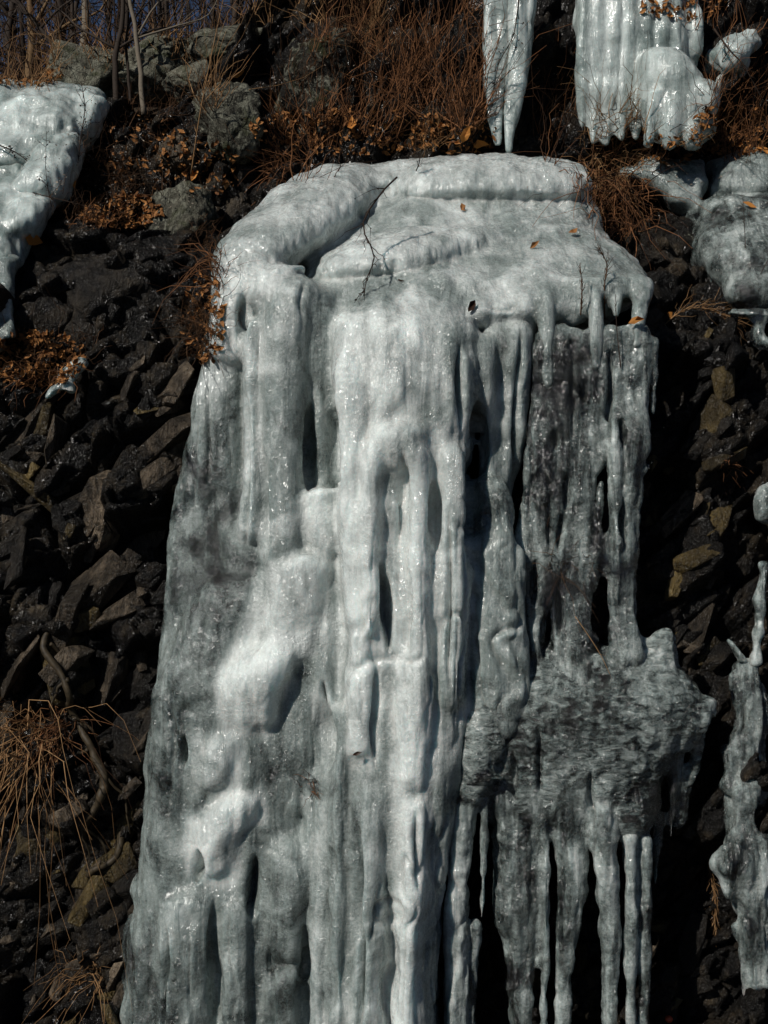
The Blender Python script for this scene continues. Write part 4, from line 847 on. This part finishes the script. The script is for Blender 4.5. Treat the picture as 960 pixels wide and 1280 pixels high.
def leaf_thing(px, py, size, mat, label, seed):
    rng = np.random.default_rng(seed); h = hit(px, py)
    if h[0] is None: return
    b = np.array(h[0]) + np.array([0, -.02, .004]); k = wpx(b[1])
    v, f = leafs(b[None], np.array([size * k * 1.2]), rng, (np.array(h[1]) + np.array([0, -.8, 0]))[None])
    o = obj('fallen_leaf', v, f, mat, smooth=False, loc=b); tag(o, label, 'leaf', 'single fallen leaves')
LV = [(590, 384, 15, LEAF_DARK, 'dark curled leaf lying on the middle of the ice cap'), (667, 308, 13, LEAF, 'brown flat leaf on the right part of the ice cap'), (578, 262, 10, LEAF, 'small brown leaf at the foot of the upper ice step'),
      (795, 402, 16, LEAF_ORANGE, 'orange leaf caught under the right tip of the ice lip'), (836, 396, 18, LEAF_ORANGE, 'bright orange leaf at the root of the jutting orange sprig'), (93, 230, 12, LEAF_ORANGE, 'small orange leaf beside the left ice flow edge'),
      (42, 302, 26, LEAF_ORANGE, 'tan orange leaf cluster at the foot of the left ice flow'), (243, 220, 16, LEAF_ORANGE, 'orange leaf above the rounded lichen boulder'), (440, 158, 22, LEAF_ORANGE, 'big tan leaf in the rust grass above the ice ridge'),
      (582, 170, 20, LEAF_ORANGE, 'large copper leaf low in the rust grass near the narrow icicles'), (598, 182, 18, LEAF_ORANGE, 'orange leaf at the foot of the narrow icicles'), (715, 292, 12, LEAF, 'tan leaf at the left edge of the drooping grass heap'),
      (935, 258, 16, LEAF_ORANGE, 'ochre leaf on the top of the right ice shelf'), (298, 95, 14, LEAF_ORANGE, 'orange leaf above the pale lichen block'), (447, 942, 10, LEAF_DARK, 'tiny black leaf frozen into the lower middle column'),
      (955, 190, 18, LEAF_ORANGE, 'orange leaf at the right frame edge above the shelf'), (265, 448, 10, LEAF_DARK, 'dark leaf stuck on the left shoulder of the waterfall')]
for k, a in enumerate(LV): leaf_thing(*a, 600 + k)
h = hit(835, 1272)
bm = bmesh.new(); bmesh.ops.create_icosphere(bm, subdivisions=3, radius=.019); v = np.array([q.co[:] for q in bm.verts]); f = [tuple(x.index for x in q.verts) for q in bm.faces]; bm.free()
v[:, 2] *= .9; v += .0012 * fbm(v * 60, 2, 5)[:, None]
b = np.array(h[0]) + np.array([0, -.018, 0]); tag(obj('berry', v + b, f, BERRY, loc=b), 'small red orange berry on dark rock at the bottom right', 'berry')

# an exposed root on the left rock
def bend_pipe(pts, r0, r1, n=30, ns=8, wob=.006, seed=0):
    C = catmull(np.array(pts), n); C = C + wob * np.stack([fbm(C * 9, 2, seed + i) for i in range(3)], -1)
    return pipe(C, np.linspace(r0, r1, n) * (1 + .22 * noise(C * 11, seed + 5) + .12 * noise(C * 30, seed + 6)), ns)
def root_pts(L, off=.03):
    out = []
    for px, py in L:
        h = hit_cliff(px, py); out.append((h[0].x, h[0].y - off, h[0].z))
    out = np.array(out); out[:, 1] = out[:, 1] * .5 + out[:, 1].mean() * .5 - .03
    return out
R1 = root_pts([(50, 770), (66, 805), (85, 850), (100, 890), (116, 930), (130, 965), (128, 1000), (108, 1030), (104, 1060)])
ro = thing('tree_root', R1[0], 'gnarled exposed tree root curling down the dark rock at the left', 'tree root')
R1[0, 1] += .15; R1[-1, 1] += .12
v, f = bend_pipe(R1, .015, .022, 60, 10, .022); obj('root_stem', v, f, ROOT_BARK, ro)
R2 = root_pts([(150, 1030), (158, 1050), (146, 1075), (120, 1090), (100, 1110)])
R2[-1, 1] += .12; R2[0, 1] += .1
for q in range(7):
    i = 1 + q % (len(R1) - 2); w = R1[i] + np.array([0, -.01, 0]); sg = -1 if q % 2 else 1
    v, f = bend_pipe([w, w + np.array([.06 * sg, .03, -.05]), w + np.array([.10 * sg, .05, -.14]), w + np.array([.09 * sg + .03, .10, -.24 - .03 * q])], .010, .004, 24, 6, .02, seed=20 + q); obj('rootlet', v, f, ROOT_BARK, ro)
v, f = bend_pipe(R2, .022, .014, 40, 10, .014, seed=4); obj('root_fork', v, f, ROOT_BARK, ro)

# ------------------------------------------------------------------ saplings and the wood behind
def tree(px, py, Y, top, r, mat, label, seed, nb=6, bl=.8, name='bare_sapling'):
    rng = np.random.default_rng(seed); h = hit(px, py); b = np.array(pxw(float(px), float(py), Y)) if Y else (np.array(h[0][:]) if h[0] is not None else pxw(float(px), float(py), 2.6))
    k = wpx(b[1]); o = thing(name, b, label, 'tree', 'bare trees above the cliff')
    C = np.array([b + np.array([dx * k, .15 * t * 0, -dz * k]) for t, (dx, dz) in enumerate(top)]); C[0, 2] -= .15; C = catmull(C, 24)
    C[:, 0] += .022 * fbm(C * 3.5, 3, seed)
    v, f = pipe(C, np.linspace(r, r * .5, 24), 8); obj('trunk', v, f, mat, o)
    for j in range(nb):
        i = int(rng.integers(7, 23)); s = 1 if rng.random() < .5 else -1
        L = rng.uniform(.4, 1) * bl; d = np.array([s * rng.uniform(.4, 1), rng.uniform(-.4, .4), rng.uniform(.4, 1)])
        q = np.array([C[i], C[i] + d * L * .4 + rng.normal(size=3) * .03, C[i] + d * L * .7 + rng.normal(size=3) * .06, C[i] + d * L + np.array([0, 0, .1])])
        v, f = pipe(catmull(q, 10), np.linspace(r * .45, r * .12, 10), 5)
        m = MB(); m.add(v, f); n2 = 5; w = catmull(q, 10)[rng.integers(3, 9, n2)]
        vv, ff, _ = blades(w, d[None] + rng.normal(size=(n2, 3)) * .6, rng.uniform(.1, .35, n2) * bl, np.full(n2, r * .14), np.zeros(n2), rng=rng); m.add(vv, ff)
        obj('branch', m.V(), m.f, mat, o)
    return o
tree(147, 116, 2.15, [(0, 0), (-2, -40), (4, -75), (8, -140), (12, -230)], .022, BARK_DARK, 'dark slender sapling left of the pale sapling, behind the left ice flow', 701, 8)
tree(178, 114, 2.1, [(0, 0), (-4, -45), (-10, -95), (-14, -150), (-20, -250)], .018, BARK_GREY, 'pale grey sapling leaning left beside the dark sapling', 702, 6)
tree(160, 104, 2.2, [(0, 0), (0, -60), (6, -100), (2, -180)], .011, BARK_DARK, 'thin dark stem rising between the dark sapling and the pale sapling', 703, 5)
tree(108, 75, 5.5, [(0, 20), (-2, -30), (-3, -100), (-4, -180)], .045, BARK_GREY, 'pale trunk behind the broad mossy boulder', 704, 3, 1.2, 'bare_tree')
tree(38, 85, 6.0, [(0, 20), (1, -30), (-2, -90), (0, -200)], .045, BARK_TAN, 'tan trunk in the wood at the upper left', 705, 4, 1.2, 'bare_tree')
tree(70, 80, 7.0, [(0, 20), (2, -30), (4, -90), (3, -200)], .06, BARK_DARK, 'dark thick trunk between the tan trunk and the pale trunk', 706, 5, 1.2, 'bare_tree')
tree(14, 85, 7.5, [(0, 20), (-2, -30), (3, -90), (6, -200)], .05, BARK_DARK, 'dark trunk nearest the left frame edge', 707, 5, 1.2, 'bare_tree')
tree(330, 35, 4.5, [(0, 40), (-2, -10), (-4, -60), (-6, -120)], .03, BARK_GREY, 'short pale trunk showing above the long sunlit slab', 708, 2, .8, 'bare_tree')
tree(60, 60, 2.6, [(40, 60), (20, 20), (-10, -20), (-50, -70)], .022, BARK_DARK, 'dark fallen sapling slanting across the skyline at the left', 709, 9, .5)
rw = np.random.default_rng(88); m = MB(); m2 = MB()
HB = None
for i in range(150):
    Y = rw.uniform(6, 15); X = rw.uniform(-9.5, -1.0); h = BVH.ray_cast(Vector((X, Y, 30)), Vector((0, 0, -1)), 60)
    if h[0] is None: continue
    b = np.array(h[0]); H = rw.uniform(4, 8); l = rw.normal(size=2) * .14
    C = np.array([b - np.array([0, 0, .2]), b + np.array([l[0] * H * .4, 0, H * .5]), b + np.array([l[0] * H, l[1] * H, H])])
    v, f = pipe(catmull(C, 7), np.linspace(1, .4, 7) * rw.uniform(.008, .035), 5); m.add(v, f)
    n2 = 16; w = catmull(C, 12)[rw.integers(1, 12, n2)]
    v, f, _ = blades(w, rw.normal(size=(n2, 3)) * np.array([1, .6, .3]) + np.array([0, 0, .6]), rw.uniform(.5, 1.8, n2), np.full(n2, .010), np.zeros(n2), kink=.05, rng=rw); m.add(v, f)
tag(obj('woodland', m.V(), m.f, BARK_DARK), 'dark leafless wood filling the upper left beyond the skyline', kind='stuff')
P = []
for i in range(2600):
    Y = rw.uniform(3, 14); X = rw.uniform(-9, -.4); h = BVH.ray_cast(Vector((X, Y, 30)), Vector((0, 0, -1)), 60)
    if h[0] is not None: P.append(h[0][:])
P = np.array(P); n = len(P)
v, f, _ = blades(P, rw.normal(size=(n, 3)) * .45 + np.array([0, 0, 1]), rw.uniform(.3, 1.3, n), np.full(n, .008), rw.uniform(0, .3, n), kink=.05, rng=rw)
tag(obj('undergrowth', v, f, BRUSH_DARK), 'brown undergrowth beneath the leafless wood at the upper left', kind='stuff')
